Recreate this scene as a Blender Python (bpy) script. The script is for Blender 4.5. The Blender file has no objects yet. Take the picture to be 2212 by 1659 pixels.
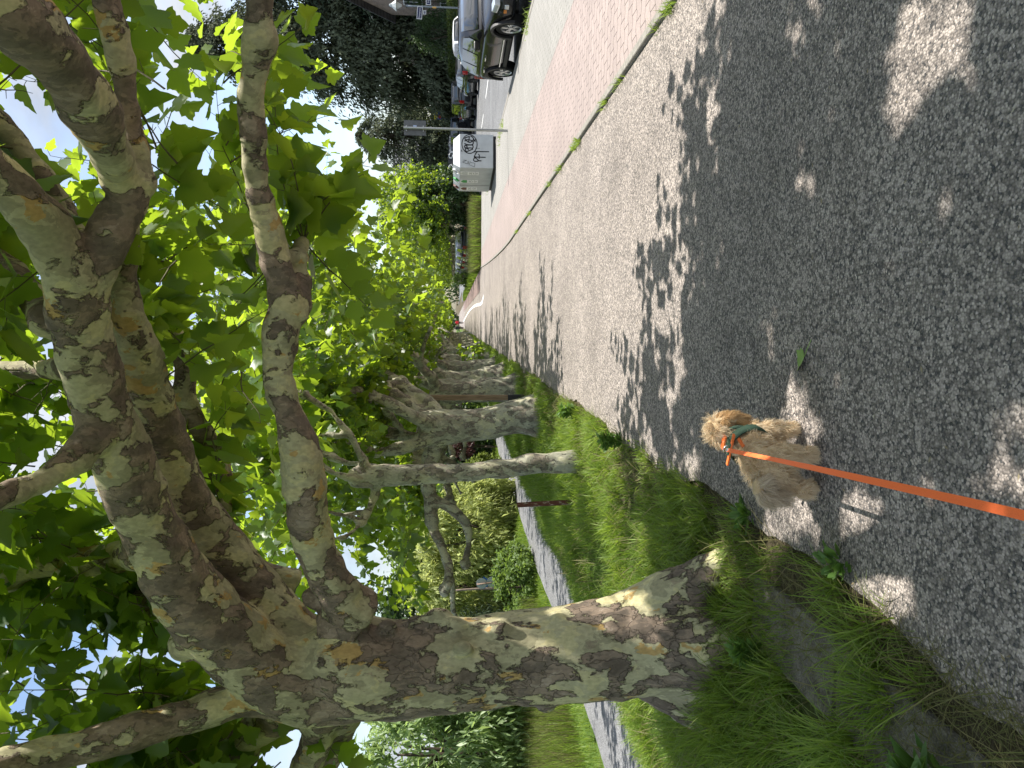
import bpy, bmesh, math, random
import numpy as np
from mathutils import Vector, Matrix, noise
R = math.radians
sc = bpy.context.scene
C = sc.collection

# ------------------------------------------------------------------ camera, sky, sun, exposure
F = 710.0                       # focal length in pixels of a 1024 px wide frame
PITCH, YAW = R(4.59), R(4.95)   # down, left of the path direction
CAM = Vector((0, 0, 1.55))
FWD = Vector((-math.sin(YAW)*math.cos(PITCH), math.cos(YAW)*math.cos(PITCH), -math.sin(PITCH)))
RGT = Vector((math.cos(YAW), math.sin(YAW), 0))
DWN = -(RGT.cross(FWD))
cd = bpy.data.cameras.new('camera'); cam = bpy.data.objects.new('camera', cd); C.objects.link(cam)
cd.sensor_fit = 'HORIZONTAL'; cd.sensor_width = 36; cd.lens = 36*F/1024
cd.clip_start = 0.05; cd.clip_end = 3000
# the photograph was taken with the phone on its side: the world's "up" is the picture's left
cam.matrix_world = Matrix(((DWN.x, RGT.x, -FWD.x, CAM.x), (DWN.y, RGT.y, -FWD.y, CAM.y), (DWN.z, RGT.z, -FWD.z, CAM.z), (0, 0, 0, 1)))
sc.camera = cam
sc.view_settings.view_transform = 'Standard'; sc.view_settings.look = 'None'
sc.view_settings.exposure = 1.03; sc.view_settings.gamma = 1
sc.cycles.use_denoising = True
sc.cycles.max_bounces = 9; sc.cycles.transmission_bounces = 8; sc.cycles.diffuse_bounces = 5; sc.cycles.transparent_max_bounces = 8
SUN_EL, SUN_AZ = R(61), R(74)   # azimuth clockwise from the path direction (+Y)
sd = bpy.data.lights.new('sun', 'SUN'); so = bpy.data.objects.new('sun', sd); C.objects.link(so)
sd.energy = 4.6; sd.angle = R(0.53); sd.color = (1.0, 0.955, 0.88)
SUNV = Vector((math.sin(SUN_AZ)*math.cos(SUN_EL), math.cos(SUN_AZ)*math.cos(SUN_EL), math.sin(SUN_EL)))
so.rotation_euler = SUNV.to_track_quat('Z', 'Y').to_euler(); so.location = (0, 0, 60)
w = bpy.data.worlds.new('World'); sc.world = w; w.use_nodes = True
nt = w.node_tree; nt.nodes.clear()
def N(t, ty, **k):
    n = t.nodes.new(ty)
    for a, b in k.items(): setattr(n, a, b)
    return n
sky = N(nt, 'ShaderNodeTexSky', sky_type='NISHITA'); sky.sun_disc = False
sky.sun_elevation = SUN_EL; sky.sun_rotation = SUN_AZ; sky.air_density = 1.2; sky.dust_density = 1.5
bg = N(nt, 'ShaderNodeBackground'); bg.inputs[1].default_value = 0.122
out = N(nt, 'ShaderNodeOutputWorld')
tc = N(nt, 'ShaderNodeTexCoord'); mp = N(nt, 'ShaderNodeMapping'); mp.inputs['Scale'].default_value = (1, 1, 2.1); mp.inputs['Location'].default_value = (3.1, 0.4, 0.2)
cn = N(nt, 'ShaderNodeTexNoise'); cn.inputs['Scale'].default_value = 3.2; cn.inputs['Detail'].default_value = 9; cn.inputs['Roughness'].default_value = 0.56; cn.inputs['Distortion'].default_value = 0.25
cr = N(nt, 'ShaderNodeValToRGB'); cr.color_ramp.elements[0].position = 0.40; cr.color_ramp.elements[1].position = 0.60
cn2 = N(nt, 'ShaderNodeTexNoise'); cn2.inputs['Scale'].default_value = 7; cn2.inputs['Detail'].default_value = 8
cc = N(nt, 'ShaderNodeValToRGB'); cc.color_ramp.elements[0].position = 0.35; cc.color_ramp.elements[1].position = 0.65
cc.color_ramp.elements[0].color = (2.3, 2.55, 3.0, 1); cc.color_ramp.elements[1].color = (3.75, 3.85, 3.95, 1)
mx = N(nt, 'ShaderNodeMixRGB')
L = nt.links.new
L(tc.outputs['Generated'], mp.inputs[0]); L(mp.outputs[0], cn.inputs['Vector']); L(mp.outputs[0], cn2.inputs['Vector'])
L(cn.outputs[0], cr.inputs[0]); L(cn2.outputs[0], cc.inputs[0])
L(cr.outputs[0], mx.inputs[0]); L(sky.outputs[0], mx.inputs[1]); L(cc.outputs[0], mx.inputs[2])
L(mx.outputs[0], bg.inputs[0]); L(bg.outputs[0], out.inputs[0])

# ------------------------------------------------------------------ measuring helpers (photograph -> real place)
def ray(x, y):                  # x, y in a 1024 x 768 frame
    return FWD + RGT*((384-y)/F) + DWN*((x-512)/F)
def P(dx, dy, Y):               # point at distance Y along the path, seen at (dx, dy) of a 2212 px wide view
    d = ray(dx*.46293, dy*.46293); return CAM + d*(Y/d.y)
def G(dx, dy, z=0.0):
    d = ray(dx*.46293, dy*.46293); return CAM + d*((z-CAM.z)/d.z)

# ------------------------------------------------------------------ object helpers
def tag(o, label=None, cat=None, group=None, kind=None):
    if label: o['label'] = label
    if cat: o['category'] = cat
    if group: o['group'] = group
    if kind: o['kind'] = kind
    return o
def thing(name, label, cat, loc=(0, 0, 0), rz=0, group=None):
    o = bpy.data.objects.new(name, None); o.empty_display_size = .2; C.objects.link(o)
    o.location = loc; o.rotation_euler = (0, 0, rz)
    return tag(o, label, cat, group)
def link(name, me, mat=None, parent=None):
    o = bpy.data.objects.new(name, me); C.objects.link(o)
    if mat is not None:
        me.materials.clear(); me.materials.append(mat)
    if parent is not None: o.parent = parent
    return o
def mesh_np(name, V, T, mat=None, parent=None, smooth=False):
    V = np.asarray(V, dtype=np.float32); T = np.asarray(T, dtype=np.int32)
    me = bpy.data.meshes.new(name); k = T.shape[1]
    me.vertices.add(len(V)); me.vertices.foreach_set('co', V.ravel())
    me.loops.add(T.size); me.loops.foreach_set('vertex_index', T.ravel())
    me.polygons.add(len(T)); me.polygons.foreach_set('loop_start', np.arange(len(T), dtype=np.int32)*k)
    me.polygons.foreach_set('loop_total', np.full(len(T), k, dtype=np.int32))
    me.update(calc_edges=True)
    if smooth: me.polygons.foreach_set('use_smooth', np.ones(len(T), dtype=bool))
    return link(name, me, mat, parent)
def from_bm(name, bm, mat=None, parent=None, smooth=False):
    me = bpy.data.meshes.new(name); bm.to_mesh(me); bm.free()
    if smooth: me.polygons.foreach_set('use_smooth', np.ones(len(me.polygons), dtype=bool))
    return link(name, me, mat, parent)
def pyd(name, V, Fs, mat=None, parent=None, smooth=False):
    me = bpy.data.meshes.new(name); me.from_pydata([tuple(v) for v in V], [], Fs); me.update()
    if smooth: me.polygons.foreach_set('use_smooth', np.ones(len(me.polygons), dtype=bool))
    return link(name, me, mat, parent)
def bake(o):                    # apply modifiers
    dg = bpy.context.evaluated_depsgraph_get(); ev = o.evaluated_get(dg)
    me = bpy.data.meshes.new_from_object(ev); old = o.data; o.modifiers.clear(); o.data = me; bpy.data.meshes.remove(old)
    return o
def bx(bm, c, s, rot=None):     # box: centre, full sizes
    m = Matrix.Translation(c) @ (rot if rot is not None else Matrix()) @ Matrix.Diagonal((s[0], s[1], s[2], 1))
    return bmesh.ops.create_cube(bm, size=1, matrix=m)['verts']
def cyl(bm, p0, p1, r0, r1=None, seg=16):
    p0, p1 = Vector(p0), Vector(p1); d = p1-p0
    m = Matrix.Translation((p0+p1)/2) @ d.to_track_quat('Z', 'Y').to_matrix().to_4x4()
    return bmesh.ops.create_cone(bm, cap_ends=True, segments=seg, radius1=r0, radius2=r0 if r1 is None else r1, depth=d.length, matrix=m)['verts']
def bevel(bm, w, seg=2, ang=R(35)):
    es = [e for e in bm.edges if len(e.link_faces) == 2 and e.calc_face_angle(0) > ang]
    bmesh.ops.bevel(bm, geom=es, offset=w, segments=seg, affect='EDGES', profile=.7)
def box_obj(name, c, s, mat, parent=None, bw=0.0, seg=2, rot=None):
    bm = bmesh.new(); bx(bm, c, s, rot)
    if bw: bevel(bm, bw, seg)
    return from_bm(name, bm, mat, parent)
def catmull(pts, rad, step):
    P_ = [Vector(p) for p in pts]; Q = []; r_ = []
    for i in range(len(P_)-1):
        a, b = P_[max(i-1, 0)], P_[i]; c, d = P_[i+1], P_[min(i+2, len(P_)-1)]
        n = max(1, int((c-b).length/step))
        for k in range(n):
            t = k/n
            Q.append(.5*((2*b)+(c-a)*t+(2*a-5*b+4*c-d)*t*t+(3*b-3*c+d-a)*t**3)); r_.append(rad[i]+(rad[i+1]-rad[i])*(t*t*(3-2*t)))
    Q.append(P_[-1]); r_.append(rad[-1]); return Q, r_
def tube(bm, pts, rad, seg=12, step=.12, flat=None):
    Q, r_ = catmull(pts, rad, step); rings = []; up = Vector((.31, .17, .93)).normalized()
    for i, q in enumerate(Q):
        t = (Q[min(i+1, len(Q)-1)]-Q[max(i-1, 0)]).normalized()
        n = up-t*up.dot(t)
        if n.length < 1e-3: n = t.orthogonal()
        n.normalize(); up = n; b = t.cross(n)
        rings.append([bm.verts.new(q+(n*math.cos(2*math.pi*k/seg)+b*math.sin(2*math.pi*k/seg))*r_[i]) for k in range(seg)])
    for a, b in zip(rings, rings[1:]):
        for k in range(seg): bm.faces.new((a[k], a[(k+1) % seg], b[(k+1) % seg], b[k]))
    bm.faces.new(rings[0][::-1]); bm.faces.new(rings[-1])
    return Q, r_
def ell(bm, c, r, rot=None, sub=2):
    m = Matrix.Translation(c) @ (rot if rot is not None else Matrix()) @ Matrix.Diagonal((r[0], r[1], r[2], 1))
    bmesh.ops.create_icosphere(bm, subdivisions=sub, radius=1, matrix=m)
def remesh(name, bm, voxel, mat, parent=None, smooth_it=6):
    o = from_bm(name, bm, None, None)
    m = o.modifiers.new('r', 'REMESH'); m.mode = 'VOXEL'; m.voxel_size = voxel; m.use_smooth_shade = True
    if smooth_it:
        s = o.modifiers.new('s', 'SMOOTH'); s.factor = .5; s.iterations = smooth_it
    bake(o); o.data.name = name; o.data.materials.clear(); o.data.materials.append(mat)
    if parent: o.parent = parent
    return o
def verts_np(me):
    a = np.empty(len(me.vertices)*3, dtype=np.float32); me.vertices.foreach_get('co', a); return a.reshape(-1, 3)
def norms_np(me):
    a = np.empty(len(me.vertices)*3, dtype=np.float32); me.vertices.foreach_get('normal', a); return a.reshape(-1, 3)
def roughen(me, terms, off=(0, 0, 0)):
    V = verts_np(me); Nn = norms_np(me); o = Vector(off)
    for i in range(len(V)):
        v = Vector(V[i])+o; d = 0
        for f, a, zs in terms: d += a*noise.noise(Vector((v.x*f, v.y*f, v.z*f*zs)))
        V[i] += Nn[i]*d
    me.vertices.foreach_set('co', V.ravel()); me.update()

# ------------------------------------------------------------------ materials
def M(name):
    m = bpy.data.materials.new(name); m.use_nodes = True; t = m.node_tree; t.nodes.clear()
    o = t.nodes.new('ShaderNodeOutputMaterial'); return m, t, o
def ramp(t, fac, stops, const=False):
    n = t.nodes.new('ShaderNodeValToRGB'); e = n.color_ramp.elements
    if const: n.color_ramp.interpolation = 'CONSTANT'
    while len(e) < len(stops): e.new(.5)
    for k, (p, c) in zip(e, stops): k.position = p; k.color = (c[0], c[1], c[2], 1) if hasattr(c, '__len__') else (c, c, c, 1)
    t.links.new(fac, n.inputs[0]); return n.outputs[0]
def tex(t, kind, scale, vec=None, **k):
    n = t.nodes.new('ShaderNodeTex'+kind); n.inputs['Scale'].default_value = scale
    for a, b in k.items():
        if a in n.inputs: n.inputs[a].default_value = b
        else: setattr(n, a, b)
    if vec is not None: t.links.new(vec, n.inputs['Vector'])
    return n
def mixc(t, fac, a, b, mode='MIX'):
    n = t.nodes.new('ShaderNodeMixRGB'); n.blend_type = mode
    for s, i in ((fac, 0), (a, 1), (b, 2)):
        if hasattr(s, 'is_linked') or isinstance(s, bpy.types.NodeSocket): t.links.new(s, n.inputs[i])
        elif hasattr(s, '__len__'): n.inputs[i].default_value = (s[0], s[1], s[2], 1)
        else: n.inputs[i].default_value = s
    return n.outputs[0]
def mth(t, op, a, b=None, clamp=False):
    n = t.nodes.new('ShaderNodeMath'); n.operation = op; n.use_clamp = clamp
    for s, i in ((a, 0), (b, 1)):
        if s is None: continue
        if isinstance(s, bpy.types.NodeSocket): t.links.new(s, n.inputs[i])
        else: n.inputs[i].default_value = s
    return n.outputs[0]
def bump(t, h, strength, dist, prev=None):
    n = t.nodes.new('ShaderNodeBump'); n.inputs['Strength'].default_value = strength; n.inputs['Distance'].default_value = dist
    t.links.new(h, n.inputs['Height'])
    if prev is not None: t.links.new(prev, n.inputs['Normal'])
    return n.outputs[0]
def coords(t, scale=None, gen='Object'):
    n = t.nodes.new('ShaderNodeTexCoord')
    if scale is None: return n.outputs[gen]
    m = t.nodes.new('ShaderNodeMapping'); m.inputs['Scale'].default_value = scale; t.links.new(n.outputs[gen], m.inputs[0]); return m.outputs[0]
def pbsdf(t, o, col, rough=.7, spec=.3, normal=None, metal=0, coat=0):
    b = t.nodes.new('ShaderNodeBsdfPrincipled')
    if isinstance(col, bpy.types.NodeSocket): t.links.new(col, b.inputs['Base Color'])
    else: b.inputs['Base Color'].default_value = (*col, 1)
    if isinstance(rough, bpy.types.NodeSocket): t.links.new(rough, b.inputs['Roughness'])
    else: b.inputs['Roughness'].default_value = rough
    b.inputs['Specular IOR Level'].default_value = spec; b.inputs['Metallic'].default_value = metal
    b.inputs['Coat Weight'].default_value = coat; b.inputs['Coat Roughness'].default_value = .03
    if normal is not None: t.links.new(normal, b.inputs['Normal'])
    t.links.new(b.outputs[0], o.inputs[0]); return b
def simple(name, col, rough=.6, spec=.3, metal=0, coat=0, var=.18, vscale=14):
    m, t, o = M(name); co = coords(t)
    n = tex(t, 'Noise', vscale, co, Detail=5)
    c = mixc(t, 1, col, ramp(t, n.outputs[0], [(.3, 1-var), (.7, 1+var)]), 'MULTIPLY')
    pbsdf(t, o, c, rough, spec, None, metal, coat); return m
def leaf_mat(name, cols, trans, tfac=.42, rough=.42, spec=.35):
    m, t, o = M(name); g = t.nodes.new('ShaderNodeNewGeometry')
    c = ramp(t, g.outputs['Random Per Island'], [(i/(len(cols)-1), k) for i, k in enumerate(cols)])
    tn = ramp(t, g.outputs['Random Per Island'], [(0, [v*.72 for v in trans]), (1, [v*1.15 for v in trans])])
    b = t.nodes.new('ShaderNodeBsdfPrincipled'); t.links.new(c, b.inputs['Base Color'])
    b.inputs['Roughness'].default_value = rough; b.inputs['Specular IOR Level'].default_value = spec
    tr = t.nodes.new('ShaderNodeBsdfTranslucent'); t.links.new(tn, tr.inputs[0])
    mx_ = t.nodes.new('ShaderNodeMixShader'); mx_.inputs[0].default_value = tfac
    t.links.new(b.outputs[0], mx_.inputs[1]); t.links.new(tr.outputs[0], mx_.inputs[2]); t.links.new(mx_.outputs[0], o.inputs[0]); return m

def bark_mat(name, pale, dark, tan, dark_lo=.505, cracks=1.0, s1=5.0, ztop=2.2):
    m, t, o = M(name); co = coords(t, (1, 1, .58))
    wn = tex(t, 'Noise', 9, co, Detail=4); wv = t.nodes.new('ShaderNodeVectorMath'); wv.operation = 'MULTIPLY_ADD'
    t.links.new(wn.outputs['Color'], wv.inputs[0]); wv.inputs[1].default_value = (.09, .09, .09); t.links.new(co, wv.inputs[2])
    n1 = tex(t, 'Noise', s1, wv.outputs[0], Detail=7, Roughness=.6)
    n2 = tex(t, 'Noise', 6.5, wv.outputs[0], Detail=5, Roughness=.55); n2.noise_dimensions = '4D'; n2.inputs['W'].default_value = 3.3
    n3 = tex(t, 'Noise', 6.5, wv.outputs[0], Detail=5, Roughness=.6); n3.noise_dimensions = '4D'; n3.inputs['W'].default_value = 9.1
    fine = tex(t, 'Noise', 60, co, Detail=5)
    wf = tex(t, 'Noise', 28, co, Detail=5); wv2 = t.nodes.new('ShaderNodeVectorMath'); wv2.operation = 'MULTIPLY_ADD'
    t.links.new(wf.outputs['Color'], wv2.inputs[0]); wv2.inputs[1].default_value = (.055, .055, .075); t.links.new(wv.outputs[0], wv2.inputs[2])
    vor = tex(t, 'Voronoi', 13, wv2.outputs[0], feature='DISTANCE_TO_EDGE'); vc = tex(t, 'Voronoi', 13, wv2.outputs[0])
    n4 = tex(t, 'Noise', 11, wv2.outputs[0], Detail=6, Roughness=.6); n4.noise_dimensions = '4D'; n4.inputs['W'].default_value = 5.7
    p2 = [v*.74 for v in pale]; d2 = [dark[0]*1.45, dark[1]*1.4, dark[2]*1.35]
    base = ramp(t, n2.outputs[0], [(0, p2), (.46, pale), (.55, [pale[0]*1.18, pale[1]*1.16, pale[2]*1.05])], True)
    base = mixc(t, ramp(t, n3.outputs[0], [(0, 0.), (.60, 1.)], True), base, tan)
    dk = ramp(t, n4.outputs[0], [(0, [v*.8 for v in dark]), (.40, dark), (.50, d2), (.60, [v*1.9 for v in dark])], True)
    sv = t.nodes.new('ShaderNodeSeparateColor'); t.links.new(vc.outputs['Color'], sv.inputs[0])
    dk = mixc(t, .45, dk, ramp(t, sv.outputs[0], [(0, .72), (1, 1.3)]), 'MULTIPLY')
    base = mixc(t, ramp(t, n4.outputs[0], [(0, .55), (.36, 0.)], True), base, d2)
    mask = ramp(t, n1.outputs[0], [(0, 0.), (dark_lo, 1.)], True)
    col = mixc(t, mask, base, dk)
    rim = mth(t, 'MULTIPLY', ramp(t, n1.outputs[0], [(dark_lo-.001, 0.), (dark_lo+.0, 1.)]), ramp(t, n1.outputs[0], [(dark_lo+.004, 1.), (dark_lo+.014, 0.)]))
    crack = mth(t, 'MULTIPLY', ramp(t, vor.outputs[0], [(.0, .25), (.03, 1.)]), mth(t, 'SUBTRACT', 1.0, mth(t, 'MULTIPLY', rim, .8)))
    zs_ = t.nodes.new('ShaderNodeSeparateXYZ'); t.links.new(coords(t), zs_.inputs[0]); low = mth(t, 'MULTIPLY', ramp(t, mth(t, 'DIVIDE', zs_.outputs[2], ztop*2), [(.35, .42), (.62, .08)]), cracks)
    crackm = mth(t, 'MULTIPLY', mth(t, 'SUBTRACT', 1.0, crack), mth(t, 'MULTIPLY', mask, low))
    col = mixc(t, crackm, col, [v*.35 for v in dark])
    col = mixc(t, .8, col, ramp(t, fine.outputs[0], [(.25, .72), (.75, 1.25)]), 'MULTIPLY')
    soft = ramp(t, n1.outputs[0], [(dark_lo-.012, 0.), (dark_lo+.012, 1.)])
    h = mth(t, 'SUBTRACT', mth(t, 'MULTIPLY', soft, 1.0), mth(t, 'MULTIPLY', crackm, .8))
    nn = bump(t, h, 1.0, .02); nn = bump(t, fine.outputs[0], .35, .006, nn)
    pbsdf(t, o, col, .82, .22, nn); return m

BARK = bark_mat('plane_bark', (.42, .385, .24), (.165, .130, .100), (.44, .30, .12))
BARK2 = bark_mat('plane_bark_pale', (.345, .33, .25), (.175, .155, .125), (.30, .27, .19), .53, .5, 7.5)
BARK_LIMB = bark_mat('plane_bark_limb', (.27, .26, .195), (.10, .08, .066), (.27, .235, .17), .5, .5)
TWIG = simple('twig', (.11, .10, .05), .8)
LEAF = leaf_mat('plane_leaf', [(.020, .058, .016), (.036, .088, .022), (.056, .118, .030), (.030, .074, .020), (.068, .14, .032)], (.46, .64, .036), .50, .40, .42)
LEAF_FAR = leaf_mat('plane_leaf_far', [(.018, .048, .013), (.036, .085, .020), (.024, .058, .015), (.055, .115, .028)], (.44, .60, .034), .48, .42, .38)

# ------------------------------------------------------------------ foliage helpers
rng = np.random.default_rng(7); random.seed(7)
def nrm(a): return a/np.maximum(np.linalg.norm(a, axis=-1, keepdims=True), 1e-9)
HALF = [(.03, .0), (.22, -.07), (.45, .04), (.42, .13), (.40, .20), (.52, .31), (.60, .50), (.49, .50), (.42, .58), (.29, .58), (.32, .72), (.21, .78), (.14, .89)]
def make_leaf(half, tip):
    out_ = [(x, y) for x, y in half]+[tip]+[(-x, y) for x, y in half[::-1]]
    V = [(0, .3)]+out_; V = np.array([(x, y-.0, .32*abs(x)-.22*y*y) for x, y in V]); n = len(V)
    T = np.array([(0, i, i+1) for i in range(1, n-1)]+[(0, n-1, 1)]); return V, T
LEAF_A = make_leaf(HALF, (0, 1.02))
LEAF_B = make_leaf([(.02, 0), (.44, .04), (.39, .2), (.59, .5), (.29, .58), (.26, .76)], (0, 1.02))
DIA = (np.array([(0, 0, 0), (.32, .42, .1), (0, 1, -.12), (-.32, .42, .1)]), np.array([(0, 1, 2), (0, 2, 3)]))
LANCE = (np.array([(0, 0, 0), (.13, .4, .04), (0, 1, -.2), (-.13, .4, .04)]), np.array([(0, 1, 2), (0, 2, 3)]))
def scatter(tmpl, pos, ydir, up, size):
    TV, TT = tmpl; pos = np.asarray(pos); y = nrm(np.asarray(ydir)); up = np.asarray(up)
    x = nrm(np.cross(y, up)); z = np.cross(x, y); s = np.asarray(size)[:, None, None]
    zk = np.random.default_rng(len(pos)).uniform(-.5, 2.3, len(pos))[:, None, None]     # each leaf curls differently
    V = pos[:, None, :]+s*(TV[None, :, 0:1]*x[:, None]+TV[None, :, 1:2]*y[:, None]+TV[None, :, 2:3]*zk*z[:, None])
    k = len(TV); T = TT[None]+(np.arange(len(pos))*k)[:, None, None]
    return V.reshape(-1, 3), T.reshape(-1, 3)
def prisms(A, B, ra, rb):
    A, B = np.asarray(A), np.asarray(B); d = nrm(B-A); n = nrm(np.cross(d, np.array([.37, .21, .9]))); b = np.cross(d, n); Vs = []
    for Q, r_ in ((A, ra), (B, rb)):
        for k in range(3):
            a = 2*math.pi*k/3; Vs.append(Q+(n*math.cos(a)+b*math.sin(a))*np.asarray(r_)[:, None])
    V = np.stack(Vs, 1); T0 = np.array([(0, 1, 4), (0, 4, 3), (1, 2, 5), (1, 5, 4), (2, 0, 3), (2, 3, 5)])
    T = T0[None]+(np.arange(len(A))*6)[:, None, None]; return V.reshape(-1, 3), T.reshape(-1, 3)
def shoots(origins, dirs, lens, nleaf, size, rg, droop=.25):
    """leafy shoots: a drooping twig with alternate leaves; returns leaf arrays and twig segments"""
    Lp, Ly, Lu, Ls, A, B, ra, rb = [], [], [], [], [], [], [], []
    for o, d, ln in zip(origins, dirs, lens):
        p = np.array(o, float); d = np.array(d, float); d /= np.linalg.norm(d); n = max(4, int(nleaf*ln/.9)); st = ln/n; side = rg.uniform(0, 6.28)
        for k in range(n):
            d = d+rg.normal(0, .09, 3)+np.array([0, 0, -droop/n]); d /= np.linalg.norm(d); q = p+d*st
            A.append(p); B.append(q); r0 = .0065*(1-.75*k/n); ra.append(r0); rb.append(r0*.85)
            side += 2.4; x = np.cross(d, [.2, .1, 1]); x /= np.linalg.norm(x)+1e-9; y = np.cross(d, x)
            o_ = x*math.cos(side)+y*math.sin(side)*.8; pd = o_*.8+d*.35+np.array([0, 0, .1]); pd /= np.linalg.norm(pd)
            b = q+pd*rg.uniform(.03, .075); A.append(q); B.append(b); ra.append(.0022); rb.append(.0016)
            ld = o_*.75+d*.3+np.array([0, 0, -rg.uniform(.25, 1.0)]); s = size*rg.uniform(.62, 1.2)*(1-.45*(k/n)**2)
            Lp.append(b); Ly.append(ld); Lu.append(np.array([0, 0, 1.])+rg.normal(0, .42, 3)); Ls.append(s); p = q
    return (np.array(Lp), np.array(Ly), np.array(Lu), np.array(Ls)), (np.array(A), np.array(B), np.array(ra), np.array(rb))
def cloud(blobs, n, size, rg, tmpl=DIA, clumps=40, spread=.28, droop=.3, shell=.75, up=.5):
    """leaf cloud over ellipsoid blobs: leaves gathered in clumps near the surface"""
    vol = np.array([b[1][0]*b[1][1]+b[1][1]*b[1][2]+b[1][0]*b[1][2] for b in blobs]); vol = vol/vol.sum(); Pp, Oo = [], []
    for (c, r_), f in zip(blobs, vol):
        m = max(40, int(n*f)); k = max(6, int(clumps*f)); cd_ = nrm(rg.normal(0, 1, (k, 3))); cr_ = rg.uniform(shell, 1.05, (k, 1))
        idx = rg.integers(0, k, m); r_ = np.array(r_); sp = spread*rg.uniform(.5, 1.2, k)[idx][:, None]
        u = cd_[idx]*cr_[idx]+rg.normal(0, 1, (m, 3))*sp*.6; Pp.append(np.array(c)+u*r_); Oo.append(nrm(u/r_*r_.mean()))
    Pp, Oo = np.concatenate(Pp), np.concatenate(Oo); m = len(Pp)
    y = nrm(Oo*.55+rg.normal(0, .6, (m, 3))+np.array([0, 0, -droop])); u = Oo*(1-up)+np.array([0, 0, up])+rg.normal(0, .45, (m, 3))
    return scatter(tmpl, Pp, y, u, size*rg.uniform(.6, 1.35, m))
def blades(pts, h, wd, rg, lean=.35, bend=.5, levels=3, az=None):
    n = len(pts); az = rg.uniform(0, 2*math.pi, n) if az is None else az; ln = np.abs(rg.normal(lean, .22, n)); d = np.stack([np.cos(az), np.sin(az), np.zeros(n)], 1)
    fa = az+math.pi/2+rg.normal(0, .5, n); sd_ = np.stack([np.cos(fa), np.sin(fa), np.zeros(n)], 1); Vs = []
    for k in range(levels+1):
        t = k/levels; z = h*(t-.28*bend*t*t*ln*2); off = h*(ln*t*.55+bend*ln*t*t*.7); c = pts+d*off[:, None]+np.stack([np.zeros(n), np.zeros(n), z], 1)
        if k < levels:
            ww = (wd*(1-.75*t**1.5))[:, None]*.5; Vs += [c-sd_*ww, c+sd_*ww]
        else: Vs.append(c)
    V = np.stack(Vs, 1); T0 = []
    for k in range(levels-1): a = 2*k; T0 += [(a, a+1, a+3), (a, a+3, a+2)]
    a = 2*(levels-1); T0.append((a, a+1, a+2)); T0 = np.array(T0); k = V.shape[1]
    T = T0[None]+(np.arange(n)*k)[:, None, None]; return V.reshape(-1, 3), T.reshape(-1, 3)

# ------------------------------------------------------------------ the setting: ground, path, paving, road
def sstep(a, b, x): t = np.clip((x-a)/(b-a), 0, 1); return t*t*(3-2*t)
def gz(x, y):                                  # height of the ground
    x = np.asarray(x, float); y = np.asarray(y, float)
    z = -1.6*(1-sstep(-6.8, -2.8, x))-.14*sstep(5.9, 6.2, x)
    z = z+.10*np.sin(x*.9+y*.35)*np.exp(-((x+11.5)/2.4)**2)+.35*sstep(-9.3, -13, x)
    return z+np.where((x < -1.6) & (x > -6.9), .035*np.sin(x*2.3+y*1.7)+.03*np.sin(y*3.1-x), 0)
kerbx = lambda y: 2.25+.95*float(np.clip((y-20)/22, 0, 1))**1.3
roadx = lambda y: 6.1+.4*float(np.clip((y-12)/12, 0, 1))+.9*float(np.clip((y-24)/24, 0, 1))
PATHL = lambda y: -1.05-.05*math.sin(y*1.3)-.03*math.sin(y*4.1)+.05*noise.noise(Vector((y*2.3, 0, 0)))+.035*noise.noise(Vector((y*7.7, 3, 0)))

m, t, o = M('soil_and_grass'); co = coords(t)
a_ = tex(t, 'Noise', 1.4, co, Detail=8, Roughness=.65); b_ = tex(t, 'Noise', 26, co, Detail=6, Roughness=.7)
c_ = ramp(t, a_.outputs[0], [(.32, (.052, .092, .018)), (.5, (.085, .14, .026)), (.66, (.12, .15, .042)), (.76, (.17, .145, .075))])
sx_ = t.nodes.new('ShaderNodeSeparateXYZ'); t.links.new(co, sx_.inputs[0]); xx_ = mth(t, 'ADD', sx_.outputs[0], mth(t, 'MULTIPLY', a_.outputs[0], .8))
c_ = mixc(t, ramp(t, mth(t, 'MULTIPLY', mth(t, 'ADD', xx_, 1.75), .9), [(.25, 0.), (.6, .92)]), c_, (.105, .082, .058))
c_ = mixc(t, .85, c_, ramp(t, b_.outputs[0], [(.3, .5), (.7, 1.4)]), 'MULTIPLY')
pbsdf(t, o, c_, .95, .1, bump(t, b_.outputs[0], .8, .05)); SOIL = m

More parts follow.
